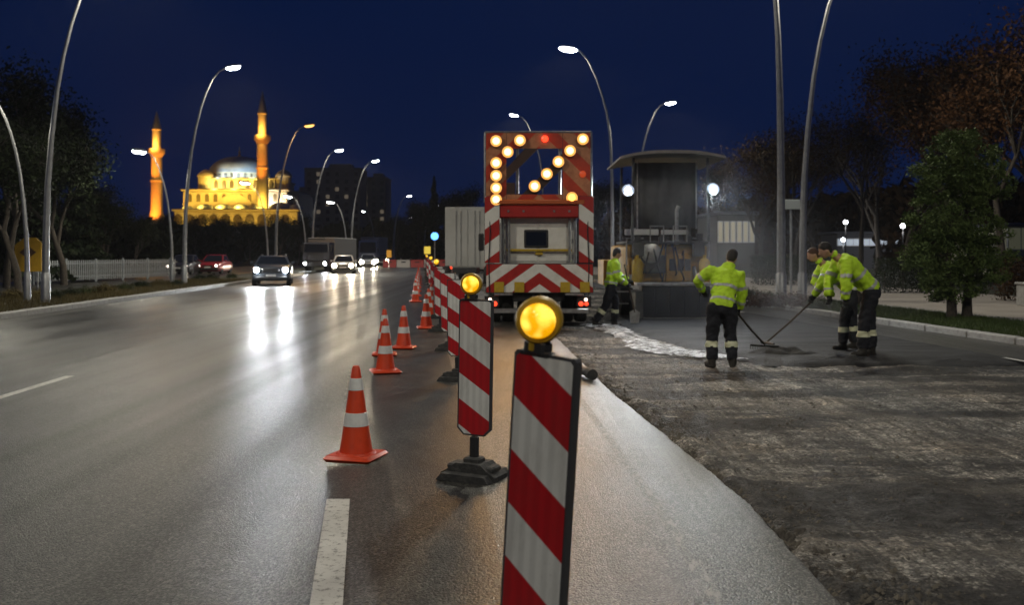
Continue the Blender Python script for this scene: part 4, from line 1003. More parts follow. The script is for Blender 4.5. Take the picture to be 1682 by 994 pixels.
wl_ = (gx(1187, 14.5), 14.5, -.052)
person(wl_, dict(pelvis=(.0, 0, .95), chest=(.075, .16, 1.30), neck=(.155, .25, 1.52), head=(.205, .31, 1.63), shL=(-.15, .18, 1.42), shR=(.28, .16, 1.36), elL=(-.33, .28, 1.27), elR=(.345, .24, 1.07), wrL=(-.20, .48, 1.12), wrR=(.315, .34, .84),
    hipL=(-.115, 0, .88), hipR=(.10, 0, .88), knL=(-.145, .05, .49), knR=(.125, .03, .48), anL=(-.16, 0, .10), anR=(.135, -.05, .10), toeL=(-.25, 1, 0), toeR=(.3, 1, 0), curlR=(0, 1, 0), curlL=(0, 0, -1)),
    'worker in yellow high-visibility jacket seen from behind, raking the fresh asphalt', (1, -.05, -.15), (0, 1, 0), (.25, 1, -.45))
w2 = (gx(1412, 15.6), 15.6, .0)
person(w2, dict(pelvis=(.15, 0, 1.04), chest=(-.16, -.02, 1.36), neck=(-.42, -.02, 1.55), head=(-.53, -.03, 1.605), shL=(-.27, -.2, 1.42), shR=(-.29, .18, 1.42), elL=(-.29, -.24, 1.10), elR=(-.42, .15, 1.12), wrL=(-.28, -.2, .86), wrR=(-.42, .1, .9),
    hipL=(.13, -.11, .93), hipR=(.13, .11, .93), knL=(.02, -.13, .5), knR=(.2, .12, .5), anL=(.0, -.13, .10), anR=(.22, .12, .10), toeL=(-1, -.2, 0), toeR=(-1, .15, 0), curlL=(-1, 0, 0), curlR=(-1, 0, 0), hem=(.08, 0, 0)),
    'nearer of two workers bending left, bright yellow jacket lit from the front', (.05, 1, 0), (-1, 0, 0), (-1, 0, -.55), cap=True).scale = (1.07, 1.07, 1.05)
w3 = (gx(1392, 16.6), 16.6, .008)
person(w3, dict(pelvis=(.10, 0, 1.02), chest=(-.26, 0, 1.32), neck=(-.50, -.02, 1.52), head=(-.60, -.03, 1.60), shL=(-.38, -.19, 1.38), shR=(-.38, .19, 1.38), elL=(-.52, -.26, 1.14), elR=(-.5, .2, 1.12), wrL=(-.62, -.16, .92), wrR=(-.42, .04, 1.05),
    hipL=(.08, -.11, .93), hipR=(.08, .11, .93), knL=(-.10, -.13, .5), knR=(.12, .12, .5), anL=(-.12, -.13, .10), anR=(.16, .12, .10), toeL=(-1, -.2, 0), toeR=(-1, .15, 0), curlL=(-.6, 0, -1), curlR=(-1, 0, 0)),
    'farther of two bending workers, mostly hidden, reaching out to hold a rake', (.05, 1, 0), (-1, 0, 0), (-1, -.1, -.5), mat('hair_brown', (.06, .025, .014), .7))
w4 = (gx(1002, 22.4), 22.4, -.05)
person(w4, dict(pelvis=(.02, 0, .98), chest=(.08, .02, 1.34), neck=(.13, .03, 1.56), head=(.17, .03, 1.68), shL=(.04, .2, 1.44), shR=(.10, -.2, 1.44), elL=(.22, .26, 1.2), elR=(.14, -.26, 1.14), wrL=(.42, .12, 1.06), wrR=(.36, -.12, .98),
    hipL=(.02, .10, .9), hipR=(.02, -.10, .9), knL=(.14, .10, .52), knR=(-.10, -.10, .50), anL=(.10, .12, .10), anR=(-.36, -.10, .12), toeL=(1, .1, 0), toeR=(1, -.1, 0), curlL=(0, 0, 1), curlR=(0, 0, 1)),
    'worker in yellow jacket walking between the arrow truck and the paver', (-.1, 1, 0), (1, 0, 0), (1, .1, -.3))

def rake(p0, p1, label, grp='asphalt rakes'):
    t = thing('rake', label, 'rake', p1, 0, grp); a = Vector(p0) - Vector(p1)
    MB().tube([a * 1.02, a * .5 + Vector((0, 0, -.01)), (0, 0, .02)], .017, 8).build('handle', mat('dark_wood', (.05, .035, .022), .6), t)
    d = Vector((a.x, a.y, 0)).normalized(); s = Vector((-d.y, d.x, 0))
    h = MB(); h.tube([s * -.24 + Vector((0, 0, .0)), s * .24], .02, 6); h.build('rake_head', M_TDRK, t)
    tm = MB().tube([(0, 0, 0), (0, 0, -.07)], [.007, .004], 5).mesh('tine', M_TDRK, True)
    for k in range(13): link('tine', tm, t, s * (-.24 + k * .04))
W1 = Vector(wl_); rake(W1 + Vector((.30, .42, .80)), (gx(1256, 16.0), 16.0, .12), 'rake held by the worker seen from behind')
W3 = Vector(w3); rake(W3 + Vector((-.60, -.14, .87)), (gx(1263, 16.2), 16.3, .14), 'rake reaching left from the bending workers', )
W4 = Vector(w4); t = thing('shovel', 'long shovel held by the worker beside the paver', 'shovel', W4 + Vector((.56, -.05, .08)))
MB().tube([(-.24, -.02, 1.35), (.0, 0, .25)], .018, 8).build('shaft', MATS['dark_wood'], t)
MB().prism([(-.10, 0), (.10, 0), (.12, .25), (.04, .3), (-.04, .3), (-.12, .25)], -.008, .008, 'y').build('blade', M_STEEL, t)

# ------------------------------------------------------------------ vegetation
def leaf_cloud(pts, sizes, seed, up=.0):
    """one small bent quad for each point"""
    r = np.random.default_rng(seed); n = len(pts)
    nrm = r.normal(size=(n, 3)); nrm[:, 2] += up; nrm /= np.linalg.norm(nrm, axis=1)[:, None]
    a = np.cross(nrm, r.normal(size=(n, 3))); a /= np.linalg.norm(a, axis=1)[:, None] + 1e-9; b_ = np.cross(nrm, a)
    s = np.asarray(sizes)[:, None]
    V = np.stack([pts - a * s, pts - b_ * s * .45 + nrm * s * .1, pts + a * s, pts + b_ * s * .45 + nrm * s * .1], 1).reshape(-1, 3)
    me = bpy.data.meshes.new('leaves'); me.vertices.add(4 * n); me.vertices.foreach_set('co', V.astype(np.float32).ravel())
    me.loops.add(4 * n); me.loops.foreach_set('vertex_index', np.arange(4 * n)); me.polygons.add(n); me.polygons.foreach_set('loop_start', np.arange(n) * 4)
    me.update(calc_edges=True); me.validate()
    return me
def leaf_mat(name, a, b, sc=1.4):
    m = mat(name, a, .7, noise=(sc, b, .35, .68), spec=.15); return m
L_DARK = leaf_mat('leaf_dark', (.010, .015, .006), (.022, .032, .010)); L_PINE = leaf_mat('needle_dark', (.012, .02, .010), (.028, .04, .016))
L_TOP = leaf_mat('topiary_leaf', (.055, .09, .024), (.15, .20, .06), 2.5); L_AUT = leaf_mat('leaf_autumn', (.036, .017, .008), (.085, .036, .012), .8)
L_AUT2 = leaf_mat('leaf_brown', (.03, .02, .010), (.07, .036, .014), .8); L_DRY = leaf_mat('grass_dry', (.06, .045, .016), (.11, .085, .03), 1.0)
M_BARK = mat('bark', (.045, .036, .028), .9, noise=(9, (.085, .07, .055), .4, .7), bump=(18, .8))
def branches(h, seed, trunk=.35, spread=.42, depth=4, r0=.16):
    rn = random.Random(seed); b = MB(); tips = []
    def grow(p, d, L, r, k):
        pts = [p]; q = p; dd = d
        for i in range(3):
            dd = (dd + Vector((rn.gauss(0, .10), rn.gauss(0, .10), rn.gauss(.03, .05)))).normalized(); q = q + dd * L / 3; pts.append(q)
        b.tube(pts, [r, r * .88, r * .76, r * .62], 7 if k > 2 else 4, cap=False)
        if k <= 2: tips.extend(pts[1:])
        if k == 0: return
        for i in range(3 if k > 1 else 4):
            a = rn.uniform(0, 6.28); t = Vector((math.cos(a), math.sin(a), 0)); nd = (dd + t * spread * rn.uniform(.7, 1.5)).normalized()
            grow(pts[rn.choice((2, 3, 3))], nd, L * rn.uniform(.62, .82), r * .58, k - 1)
    grow(Vector((0, 0, -.1)), Vector((0, 0, 1)), h * trunk, r0, depth)
    mz = max(t.z for t in tips); return b, tips, h / mz
TREES = {}
def broad_tree(kind, h, seed, nleaf, size, m, spread=.42, jit=.5, trunk=.33, r0=.16):
    key = (kind, h, seed)
    if key not in TREES:
        b, tips, s = branches(h, seed, trunk, spread, 4, r0); b.v = [(x * s, y * s, z * s) for x, y, z in b.v]
        tm = b.mesh('trunk', M_BARK, 'all', normals=False)
        r = np.random.default_rng(seed); T_ = np.array([[t.x * s, t.y * s, t.z * s] for t in tips])
        P = T_[r.integers(0, len(T_), nleaf)] + r.normal(size=(nleaf, 3)) * jit
        me = leaf_cloud(P, size * (.5 + r.random(nleaf)), seed); me.materials.append(m); TREES[key] = (tm, me)
    return TREES[key]
def conifer_mesh(h, rad, seed, n, m, base=.08):
    key = ('con', h, rad, seed)
    if key not in TREES:
        r = np.random.default_rng(seed); z = base + (1 - base) * r.random(n) ** 1.35; a = r.random(n) * 6.283
        lay = .72 + .28 * np.sin(z * 42 + a * 1.0) ; R_ = rad * (1 - z) ** .8 * (.35 + .65 * r.random(n) ** .5) * lay * (1 + .18 * np.sin(a * 5 + z * 9))
        P = np.stack([R_ * np.cos(a), R_ * np.sin(a), z * h - R_ * .22], 1)
        me = leaf_cloud(P, .16 * (.6 + r.random(n)), seed); me.materials.append(m)
        tm = MB().tube([(0, 0, -.1), (0, 0, h * .5), (0, 0, h * .95)], [.18, .1, .02], 8).mesh('trunk', M_BARK, 'all'); TREES[key] = (tm, me)
    return TREES[key]
def put_tree(name, label, x, y, meshes, rz=0, sc=1.0, group=None, z=0):
    t = thing(name, label, 'tree', (x, y, z), rz, group); t.scale = (sc, sc, sc)
    link('trunk', meshes[0], t); link('crown', meshes[1], t); return t
# clipped evergreen on the right: two stacked lumpy masses, two stems
ty = 23.0
t = thing('topiary_tree', 'dense clipped evergreen on two stems on the right verge', 'tree', (gx(1577, ty), ty, .1))
def topi(u, v): return (gx(u, ty) - gx(1577, ty), gz(v, ty) - .1)
rg = np.random.default_rng(5); P = []
for (u, v, ru, rv, n) in [(1582, 262, 56, 42, 4600), (1548, 292, 50, 34, 3800), (1618, 296, 42, 36, 3000), (1590, 322, 40, 22, 1500), (1535, 362, 46, 40, 3800), (1590, 372, 56, 42, 4600), (1565, 425, 72, 52, 6800), (1615, 425, 45, 52, 4200), (1528, 430, 34, 50, 2600), (1575, 470, 58, 28, 3600), (1570, 235, 34, 20, 1500)]:
    x, z = topi(u, v); nc = int(n / 105); q = rg.normal(size=(nc, 3)); q /= np.linalg.norm(q, axis=1)[:, None]
    cen = q * (.78 + .26 * rg.random(nc))[:, None] * np.array([ru, ru + 4, rv]) * ty / F + np.array([x, rg.normal() * .15, z])
    for c_ in cen:          # leaf clumps: a dense core with a feathered, upward rim
        k_ = int(95 * rg.uniform(.6, 1.3)); w_ = rg.normal(size=(k_, 3)); w_ /= np.linalg.norm(w_, axis=1)[:, None]
        P.append(c_ + w_ * (rg.random(k_) ** .45)[:, None] * np.array([.20, .20, .13]) * rg.uniform(.7, 1.25) + np.array([0, 0, .05]) * rg.random(k_)[:, None])
    w_ = rg.normal(size=(n // 6, 3)); w_ /= np.linalg.norm(w_, axis=1)[:, None]
    P.append(w_ * (rg.random(n // 6) ** .4)[:, None] * .66 * np.array([ru, ru, rv]) * ty / F + np.array([x, 0, z]))
P = np.concatenate(P); me = leaf_cloud(P, .038 * (.6 + .9 * rg.random(len(P))), 3, .6); me.materials.append(L_TOP); link('crown', me, t)
for u0, u1, dy in ((1563, 1556, 0), (1592, 1600, .1)):
    x0 = topi(u0, 500)[0]; x1 = topi(u1, 500)[0]
    b = MB(); b.tube([(x0, dy, -.1), (x0 * .98, dy, .2), (x0, dy, .5), (x1, dy, 1.2), (x1 * .6, dy, 2.6)], [.14, .115, .105, .08, .04], 10); b.build('trunk', M_BARK, t)
# park trees behind
AU = [broad_tree('aut', 10.5, 11, 9000, .085, L_AUT, .45, .42), broad_tree('aut', 9.5, 12, 7000, .085, L_AUT2, .42, .45), broad_tree('aut', 11.5, 13, 6000, .09, L_AUT2, .40, .5), broad_tree('bare', 9.0, 14, 2600, .07, L_AUT2, .42, .4)]
for i, (u, d, k, s, lab) in enumerate([(1655, 38, 0, 1.0, 'tall tree with sparse orange autumn leaves behind the clipped evergreen'), (1545, 46, 0, 1.06, 'autumn tree with russet leaves left of the clipped evergreen'), (1480, 52, 1, 1.12, 'brown autumn tree above the two park lamps'),
        (1410, 58, 2, .95, 'thin-leaved tree right of the paired lampposts'), (1345, 62, 1, .95, 'brown tree behind the right lamppost of the pair'), (1255, 66, 3, 1.15, 'nearly bare tree left of the paired lampposts'), (1220, 80, 2, .95, 'dark tree right of the paver'),
        (1720, 44, 2, 1.05, 'dark tree at the right frame edge'), (1610, 62, 2, 1.2, 'tall dark tree showing above the clipped evergreen'), (1145, 90, 1, 1.0, 'dark tree behind the paver canopy'), (1300, 85, 2, 1.0, 'far dark tree between the paired lampposts'), (1440, 75, 3, 1.5, 'large bare tree far behind the bending workers')]):
    put_tree('park_tree', lab, gx(u, d), d, AU[k], i * 1.7, s, 'autumn trees in the park')
# left side: dark pines and poplars
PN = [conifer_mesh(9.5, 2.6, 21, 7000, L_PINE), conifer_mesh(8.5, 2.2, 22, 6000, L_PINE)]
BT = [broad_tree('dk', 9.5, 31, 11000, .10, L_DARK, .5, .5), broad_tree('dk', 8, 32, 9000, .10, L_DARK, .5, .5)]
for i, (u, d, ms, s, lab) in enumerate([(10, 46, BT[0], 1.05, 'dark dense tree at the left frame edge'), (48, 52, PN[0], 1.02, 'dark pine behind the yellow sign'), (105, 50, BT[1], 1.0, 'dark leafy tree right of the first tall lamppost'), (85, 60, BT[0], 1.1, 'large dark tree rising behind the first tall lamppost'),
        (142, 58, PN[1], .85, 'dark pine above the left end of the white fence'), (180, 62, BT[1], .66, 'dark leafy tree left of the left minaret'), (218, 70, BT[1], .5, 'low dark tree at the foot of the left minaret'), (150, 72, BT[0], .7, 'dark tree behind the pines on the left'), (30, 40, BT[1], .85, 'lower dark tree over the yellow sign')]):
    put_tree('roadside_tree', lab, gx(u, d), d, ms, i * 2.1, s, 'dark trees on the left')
for i, (u, d, ms, s, lab) in enumerate([(262, 120, BT[1], .75, 'dark tree below the left part of the mosque'), (320, 130, BT[0], .68, 'dark tree in front of the mosque arcade'), (372, 125, BT[1], .75, 'dark tree below the mosque dome'), (412, 118, BT[0], .58, 'dark tree left of the right minaret base'),
        (460, 115, BT[1], .72, 'dark tree right of the right minaret base'), (490, 125, BT[0], .65, 'dark tree at the right end of the mosque'), (545, 135, BT[1], .7, 'dark tree in front of the tower block'), (690, 190, BT[0], 1.2, 'dark tree left of the tall cypress at the road end'), (735, 170, BT[1], 1.2, 'dark tree right of the cypress'), (650, 200, BT[1], 1.1, 'far dark tree left of the far lamppost'), (755, 150, BT[0], 1.2, 'dark tree behind the box lorry'),
        (985, 150, BT[0], 1.3, 'dark tree right of the arrow truck'), (1060, 130, BT[1], 1.3, 'dark tree behind the paver')]):
    put_tree('background_tree', lab, gx(u, d), d, ms, i * 1.3, s, 'dark trees in the background')
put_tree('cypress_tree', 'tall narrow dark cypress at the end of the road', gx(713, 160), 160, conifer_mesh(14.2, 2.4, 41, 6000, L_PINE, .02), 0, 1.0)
# shrubs and hedges
def shrub_mesh(seed, n, size, m, rx=.5, ry=.5, rz=.4):
    r = np.random.default_rng(seed); q = r.normal(size=(n, 3)); q /= np.linalg.norm(q, axis=1)[:, None]; q[:, 2] = np.abs(q[:, 2])
    k = 1 + .22 * np.sin(q[:, 0] * 7 + seed) * np.sin(q[:, 1] * 6 + seed) + .1 * np.sin(q[:, 2] * 15)
    P = q * (k * (.45 + .55 * r.random(n) ** .5))[:, None] * np.array([rx, ry, rz]); me = leaf_cloud(P, size * (.6 + .8 * r.random(n)), seed); me.materials.append(m); return me
L_SHB = leaf_mat('shrub_leaf', (.03, .04, .014), (.06, .07, .025), 3)
L_SHR = leaf_mat('shrub_red', (.06, .035, .028), (.10, .06, .045), 3)
SH = [shrub_mesh(51, 1500, .035, L_SHB), shrub_mesh(52, 1500, .035, L_DRY), shrub_mesh(53, 1200, .035, L_SHR), shrub_mesh(54, 1500, .035, L_DARK)]
def shrub(u, d, k, s, lab, sx=1.0):
    t = thing('shrub', lab, 'shrub', (gx(u, d), d, .09), random.uniform(0, 6), 'low shrubs on the verges'); t.scale = (s * sx, s, s)
    link('foliage', SH[k], t); MB().tube([(0, 0, -.05), (.03, .02, .2)], [.03, .015], 6).build('stem', M_BARK, t)
for i, (u, d, k, s) in enumerate([(90, 33, 3, .8), (118, 35, 3, .75), (140, 36, 0, .8), (172, 36.5, 1, 1.1), (205, 40, 0, .8), (232, 43, 3, .9), (262, 46, 1, .8), (290, 46, 3, .7), (328, 55, 3, .9), (350, 57, 3, .9), (380, 60, 0, .8), (60, 34, 1, .8), (20, 33, 1, .9)]):
    shrub(u, d, k, s, ORD[i] + ' shrub on the left verge, by distance from the left tall lamppost' if i < 11 else ['dry shrub left of the first tall lamppost', 'dry grassy shrub at the left frame edge'][i - 11])
for i, (u, d, k, s) in enumerate([(1248, 28.5, 2, 1.1), (1268, 29.5, 0, 1.0), (1298, 28.3, 2, 1.15), (1325, 27.5, 2, 1.0), (1345, 26.6, 0, .9), (1230, 31.5, 3, 1.1)]):
    shrub(u, d, k, s, ORD[i] + ' low shrub around the feet of the paired lampposts')
# hedges
def hedge(x0, x1, y, dpt, h, seed, m, label):
    r = np.random.default_rng(seed); n = int(2600 * (x1 - x0) * h / 2); P = np.stack([x0 + (x1 - x0) * r.random(n), y + dpt * (r.random(n) - .5), .1 + h * r.random(n) ** .7 * (1 + .06 * np.sin(r.random(n) * 9))], 1)
    me = leaf_cloud(P, .05 * (.6 + .8 * r.random(n)), seed); me.materials.append(m)
    t = thing('hedge', label, 'hedge', (0, 0, 0)); link('foliage', me, t)
    b = MB(); k = 0
    for i in range(int((x1 - x0) / .7)): b.tube([(x0 + .3 + i * .7, y, .0), (x0 + .3 + i * .7, y, h * .7)], .03, 5)
    b.build('stems', M_BARK, t)
hedge(gx(1635, 31), gx(1760, 31), 31, 1.1, 1.35, 61, L_AUT2, 'brown clipped hedge right of the clipped evergreen')
hedge(gx(1440, 37), gx(1560, 37), 37, 1.0, 1.3, 62, L_DARK, 'dark clipped hedge behind the bending workers')
hedge(gx(1235, 46), gx(1400, 46), 46, 1.0, 1.4, 63, L_DARK, 'long dark hedge behind the paired lampposts')
# grass on the right verge and dry tufts on the left one
def grass(name, label, fn, n, m, seed, h=.07):
    r = np.random.default_rng(seed); P = np.array([fn(r.random(), r.random()) for _ in range(n)]); a = r.random(n) * 6.28; w = .008; hh = h * (.5 + r.random(n))
    d = np.stack([np.cos(a) * w, np.sin(a) * w, np.zeros(n)], 1); lean = np.stack([r.normal(size=n) * .03, r.normal(size=n) * .03, hh], 1)
    V = np.stack([P - d, P + d, P + lean], 1).reshape(-1, 3); me = bpy.data.meshes.new(name)
    me.vertices.add(3 * n); me.vertices.foreach_set('co', V.astype(np.float32).ravel()); me.loops.add(3 * n); me.loops.foreach_set('vertex_index', np.arange(3 * n)); me.polygons.add(n); me.polygons.foreach_set('loop_start', np.arange(n) * 3)
    me.update(calc_edges=True); me.materials.append(m); tag(link(name, me), label, 'grass', kind='stuff')
def gr(a, b_): y = 14 + 18 * a; return (kerb_r(y) + .25 + 2.6 * b_, y, .1)
grass('grass', 'short green grass on the right verge', gr, 26000, leaf_mat('grass_green', (.04, .065, .018), (.075, .10, .03), 1.5), 71)
def gl_(a, b_): y = 22 + 34 * a; return (kerb_l(y) - .4 - 3.6 * b_, y, .1)
grass('dry_grass', 'dry yellowish grass on the left verge', gl_, 24000, L_DRY, 72, .12)

# ------------------------------------------------------------------ mosque, floodlit on its rise
MD = 280.0; ms = F / MD
def mx_(u): return (u - 390) / ms
def mz(v): return (415 - v) / ms + CH
Q = thing('mosque', 'floodlit yellow domed mosque with two slender minarets on the left horizon', 'mosque', (gx(390, MD), MD, 0))
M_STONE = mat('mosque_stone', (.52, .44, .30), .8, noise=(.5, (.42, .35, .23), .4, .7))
M_LEAD = mat('dome_lead', (.30, .33, .36), .55, .3, noise=(.4, (.2, .22, .25), .4, .7))
M_MWIN = mat('mosque_window', (.10, .07, .03), .4)
def mbox(name, u0, u1, v0, v1, y0, y1, m=M_STONE, b=.25, parent=Q):
    return MB().cbox((0, 0, 0), (mx_(u1) - mx_(u0), y1 - y0, mz(v0) - mz(v1)), b).build(name, m, parent, loc=((mx_(u0) + mx_(u1)) / 2, (y0 + y1) / 2, (mz(v0) + mz(v1)) / 2))
hall = mbox('prayer_hall', 300, 472, 314, 372, 0, 30)
mbox('cornice', 297, 475, 310, 314, -.5, 30.5)
tier = mbox('upper_tier', 340, 449, 293, 310, 3, 27)
mbox('tier_cornice', 337, 452, 290, 293.5, 2.6, 27.4)
arc = mbox('arcade', 303, 500, 349, 374, -9, -.6)
mbox('arcade_roof', 300, 503, 345, 349, -9.6, -.6)
mbox('side_wing', 472.5, 484, 316, 372, 6, 26)
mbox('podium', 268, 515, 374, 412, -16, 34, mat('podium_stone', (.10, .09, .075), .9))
drum = MB().lathe([(8.9, 0), (8.9, 1.6), (9.2, 1.7), (9.2, 2.0)], 32).build('drum', M_STONE, Q, loc=(-3.6, 15, mz(290.5)))
dz = mz(290.5) + 2.02
dome = MB().lathe([(9.0 * math.cos(a), 5.4 * math.sin(a)) for a in np.linspace(0, math.pi / 2 - .03, 14)], 36).build('dome', M_LEAD, Q, loc=(-3.6, 15, dz))
MB().lathe([(.35, 0), (.5, .6), (.2, 1.0), (.45, 1.5), (.15, 2.0), (.08, 3.2)], 10).build('finial', mat('gilt', (.6, .45, .2), .35, .9), dome, loc=(0, 0, 5.1))
for u in (331, 461):
    tw = MB().lathe([(2.2, 0), (2.2, 3.6), (2.5, 3.7), (2.5, 4.1), (1.9, 4.9), (1.0, 5.6), (.1, 6.0)], 16).build('corner_turret', M_STONE, Q, loc=(mx_(u), 4, mz(310)))
for u, r in ((318, 1.6), (346, 2.4), (375, 2.4), (404, 2.4), (432, 2.0), (468, 3.2), (492, 2.2)):
    MB().lathe([(r * math.cos(a), r * .62 * math.sin(a)) for a in np.linspace(0, 1.54, 8)], 20).build('small_dome', M_LEAD, Q, loc=(mx_(u), -5, mz(345)))
def arch(w, h): return [(-w / 2, 0), (w / 2, 0), (w / 2, h - w * .55)] + [(w / 2 * math.cos(a), h - w * .55 + w * .55 * math.sin(a)) for a in np.linspace(.3, 2.84, 6)] + [(-w / 2, h - w * .55)]
wm = MB().prism(arch(1.1, 2.3), -.12, .12, 'y').mesh('window', M_MWIN, False)
am = MB().prism(arch(2.3, 3.4), -.15, .15, 'y').mesh('arch_opening', M_MWIN, False)
for u in range(350, 445, 13): link('window', wm, tier, (mx_(u) - tier.location.x, -12.05, -1.1))
for u in (312, 326, 340, 354, 368, 382, 396, 410, 424, 452):
    link('window', wm, hall, (mx_(u) - hall.location.x, -15.05, 2.0)); 
    if u not in (368, 382): link('window', wm, hall, (mx_(u) - hall.location.x, -15.05, -1.6))
MB().prism(arch(13, 7.0), -.2, .2, 'y').build('great_arch', M_STONE, hall, smooth=False, loc=(mx_(385) - hall.location.x, -15.2, -2.6))
for u in range(310, 500, 19): link('arch_opening', am, arc, (mx_(u) - arc.location.x, -4.3, -2.1))
for u in range(310, 448, 10): link('window', wm, drum, (8.95 * math.sin((u - 379) / 69 * 1.45), -8.95 * math.cos((u - 379) / 69 * 1.45), .05)).scale = (.7, .7, .8)
def minaret(u, yy, vb, vbal, vsh, vtop, k):
    m = thing('minaret', None, None); m.parent = Q; m.location = (mx_(u), yy, 0)
    z0, zb, zs, zt = 2, mz(vbal), mz(vsh), mz(vtop)
    MB().lathe([(2.3, z0), (2.3, mz(vb) - 2), (1.75, mz(vb)), (1.62, zb - 9), (1.85, zb - 8.8), (1.85, zb - 8.4), (1.6, zb - 8.2), (1.55, zb - 1.8)], 14).build('shaft', M_STONE, m)
    MB().lathe([(1.55, zb - 1.8), (1.9, zb - 1.1), (2.35, zb - .5), (2.35, zb + .7), (2.2, zb + .7), (2.2, zb - .1)], 14).build('balcony', M_STONE, m)
    MB().lathe([(1.3, zb - .1), (1.25, zs - .3), (1.45, zs - .1), (1.45, zs + .15)], 14).build('upper_shaft', M_STONE, m)
    MB().lathe([(1.4, zs + .15), (.9, zs + (zt - zs) * .4), (.3, zs + (zt - zs) * .85), (.05, zt)], 14).build('spire', M_LEAD, m)
    def lt(z, dy, e, col, up=True):
        d = bpy.data.lights.new('floodlight', 'SPOT'); d.energy = e; d.color = col; d.spot_size = R(70); d.spot_blend = .6; d.shadow_soft_size = .4
        q = bpy.data.objects.new('floodlight', d); C.objects.link(q); q.parent = m; q.location = (0, dy, z); q.rotation_euler = (R(180 - 26) if up else R(-20), 0, 0); q.rotation_euler = (R(180) - math.atan2(-dy, 16), 0, 0)
    lt(mz(vb) - 6, -8, 30000, (1, .28, .025)); lt(mz(vb) + 6, -7, 10000, (1, .28, .025)); 
    d = bpy.data.lights.new('balcony_light', 'POINT'); d.energy = 2300; d.color = (1, .5, .08); d.shadow_soft_size = .3
    q = bpy.data.objects.new('balcony_light', d); C.objects.link(q); q.parent = m; q.location = (0, -3.6, zb + 1.6)
minaret(437, -4, 350, 229, 190, 152, 0); minaret(249, 4, 345, 246, 210, 178, 1)
def flood(u, y, v, e, col, target, size=110, r=1.0):
    d = bpy.data.lights.new('floodlight', 'SPOT'); d.energy = e; d.color = col; d.spot_size = R(size); d.spot_blend = .8; d.shadow_soft_size = r
    q = bpy.data.objects.new('floodlight', d); C.objects.link(q); q.parent = Q; q.location = (mx_(u), y, mz(v))
    dr = Vector((mx_(target[0]), target[1], mz(target[2]))) - q.location; q.rotation_euler = dr.to_track_quat('-Z', 'Y').to_euler()
YEL = (1, .62, .08)
for u in (312, 340, 372, 402, 440): flood(u, -8.5, 342, 6800 * (1.5 if u in (372, 402) else .8), YEL, (u, 0, 325))
for u in (352, 385, 420): flood(u, -1, 308, 4200, (1, .74, .2), (u, 6, 296))
for u in (350, 378, 412, 436): flood(u, 2.6, 289, 3600, (.68, .88, 1.0), (390, 15, 272), 90)
for u in (315, 350, 385, 420, 455, 490): flood(u, -13, 371, 1300, YEL, (u, -8, 356), 130)
flood(478, -2, 352, 9000, (.9, .92, .9), (478, 8, 330)); flood(450, -4, 340, 7000, (1, .95, .85), (458, 2, 322))

# ------------------------------------------------------------------ buildings
def windows_grid(parent, mesh_d, mesh_l, xs, zs, y, lit, rn):
    for x in xs:
        for z in zs: link('window', mesh_l if rn.random() < lit else mesh_d, parent, (x, y, z))
M_CONC = mat('tower_concrete', (.12, .12, .13), .85, noise=(.1, (.08, .08, .09), .4, .7)); M_WDRK = mat('window_dark', (.02, .025, .035), .2)
M_WLIT = mat('window_lit', (.6, .5, .35), .5, emit=(1, .85, .6), es=.9); M_WDIM = mat('window_dim', (.3, .25, .2), .5, emit=(1, .8, .55), es=.10)
wd = MB().box((0, 0, 0), (1.5, .16, 1.6)).mesh('window', M_WDRK, False); wl2 = MB().box((0, 0, 0), (1.5, .16, 1.6)).mesh('window', M_WDIM, False); wl3 = MB().box((0, 0, 0), (1.5, .16, 1.6)).mesh('window', M_WLIT, False)
def tower(u0, u1, vt, d, lab, floors, seed, lit=.12):
    w = (u1 - u0) * d / F; h = gz(vt, d); t = thing('tower_block', lab, 'building', (gx((u0 + u1) / 2, d), d, 0)); rn = random.Random(seed)
    wall = MB().cbox((0, 9, h / 2), (w, 18, h), .1).build('wall', M_CONC, t)
    MB().cbox((w * .1, 9, h + 1.2), (w * .4, 8, 2.4), .1).build('roof_house', M_CONC, t); MB().cbox((0, 9, h + .2), (w + .6, 18.6, .5), .1).build('parapet', M_CONC, t)
    nx_ = max(3, int(w / 3.4)); xs = [-w / 2 + (i + .5) * w / nx_ for i in range(nx_)]; zs = [h - 2.2 - i * 3.1 for i in range(floors)]
    windows_grid(wall, wd, wl2, xs, zs, -.05, lit, rn)
tower(500, 592, 277, 400, 'wide dark tower block behind the lampposts', 8, 1); tower(594, 634, 292, 420, 'narrow dark tower block right of the wide one', 8, 2); tower(478, 500, 315, 410, 'low dark block left of the wide tower', 5, 3)
def low_building(u0, u1, v0, v1, d, lab, litm, n, pale=(.3, .3, .3), ww=.9, wh=1.5, emitcols=True):
    w = (u1 - u0) * d / F; z0, z1 = max(0, gz(v1, d)), gz(v0, d); t = thing('low_building', lab, 'building', (gx((u0 + u1) / 2, d), d, 0)); h = z1
    MB().cbox((0, 4, h / 2), (w, 8, h), .08).build('wall', mat('plaster_%d' % u0, pale, .8), t); MB().cbox((0, 4, h + .1), (w + .6, 8.6, .25), .05).build('roof', M_CONC, t)
    wm_ = MB().box((0, 0, 0), (ww, .12, wh)).mesh('window', litm, False); fm = MB().box((0, 0, 0), (ww + .16, .08, wh + .16)).mesh('window_frame', mat('frame_white', (.6, .6, .58), .5), False)
    for i in range(n):
        f = link('window', fm, t, (-w / 2 + (i + .5) * w / n, -.02, (z0 + z1) / 2)); link('pane', wm_, f, (0, -.04, 0))  # on the pavilion these windows stand in for lamplit columns
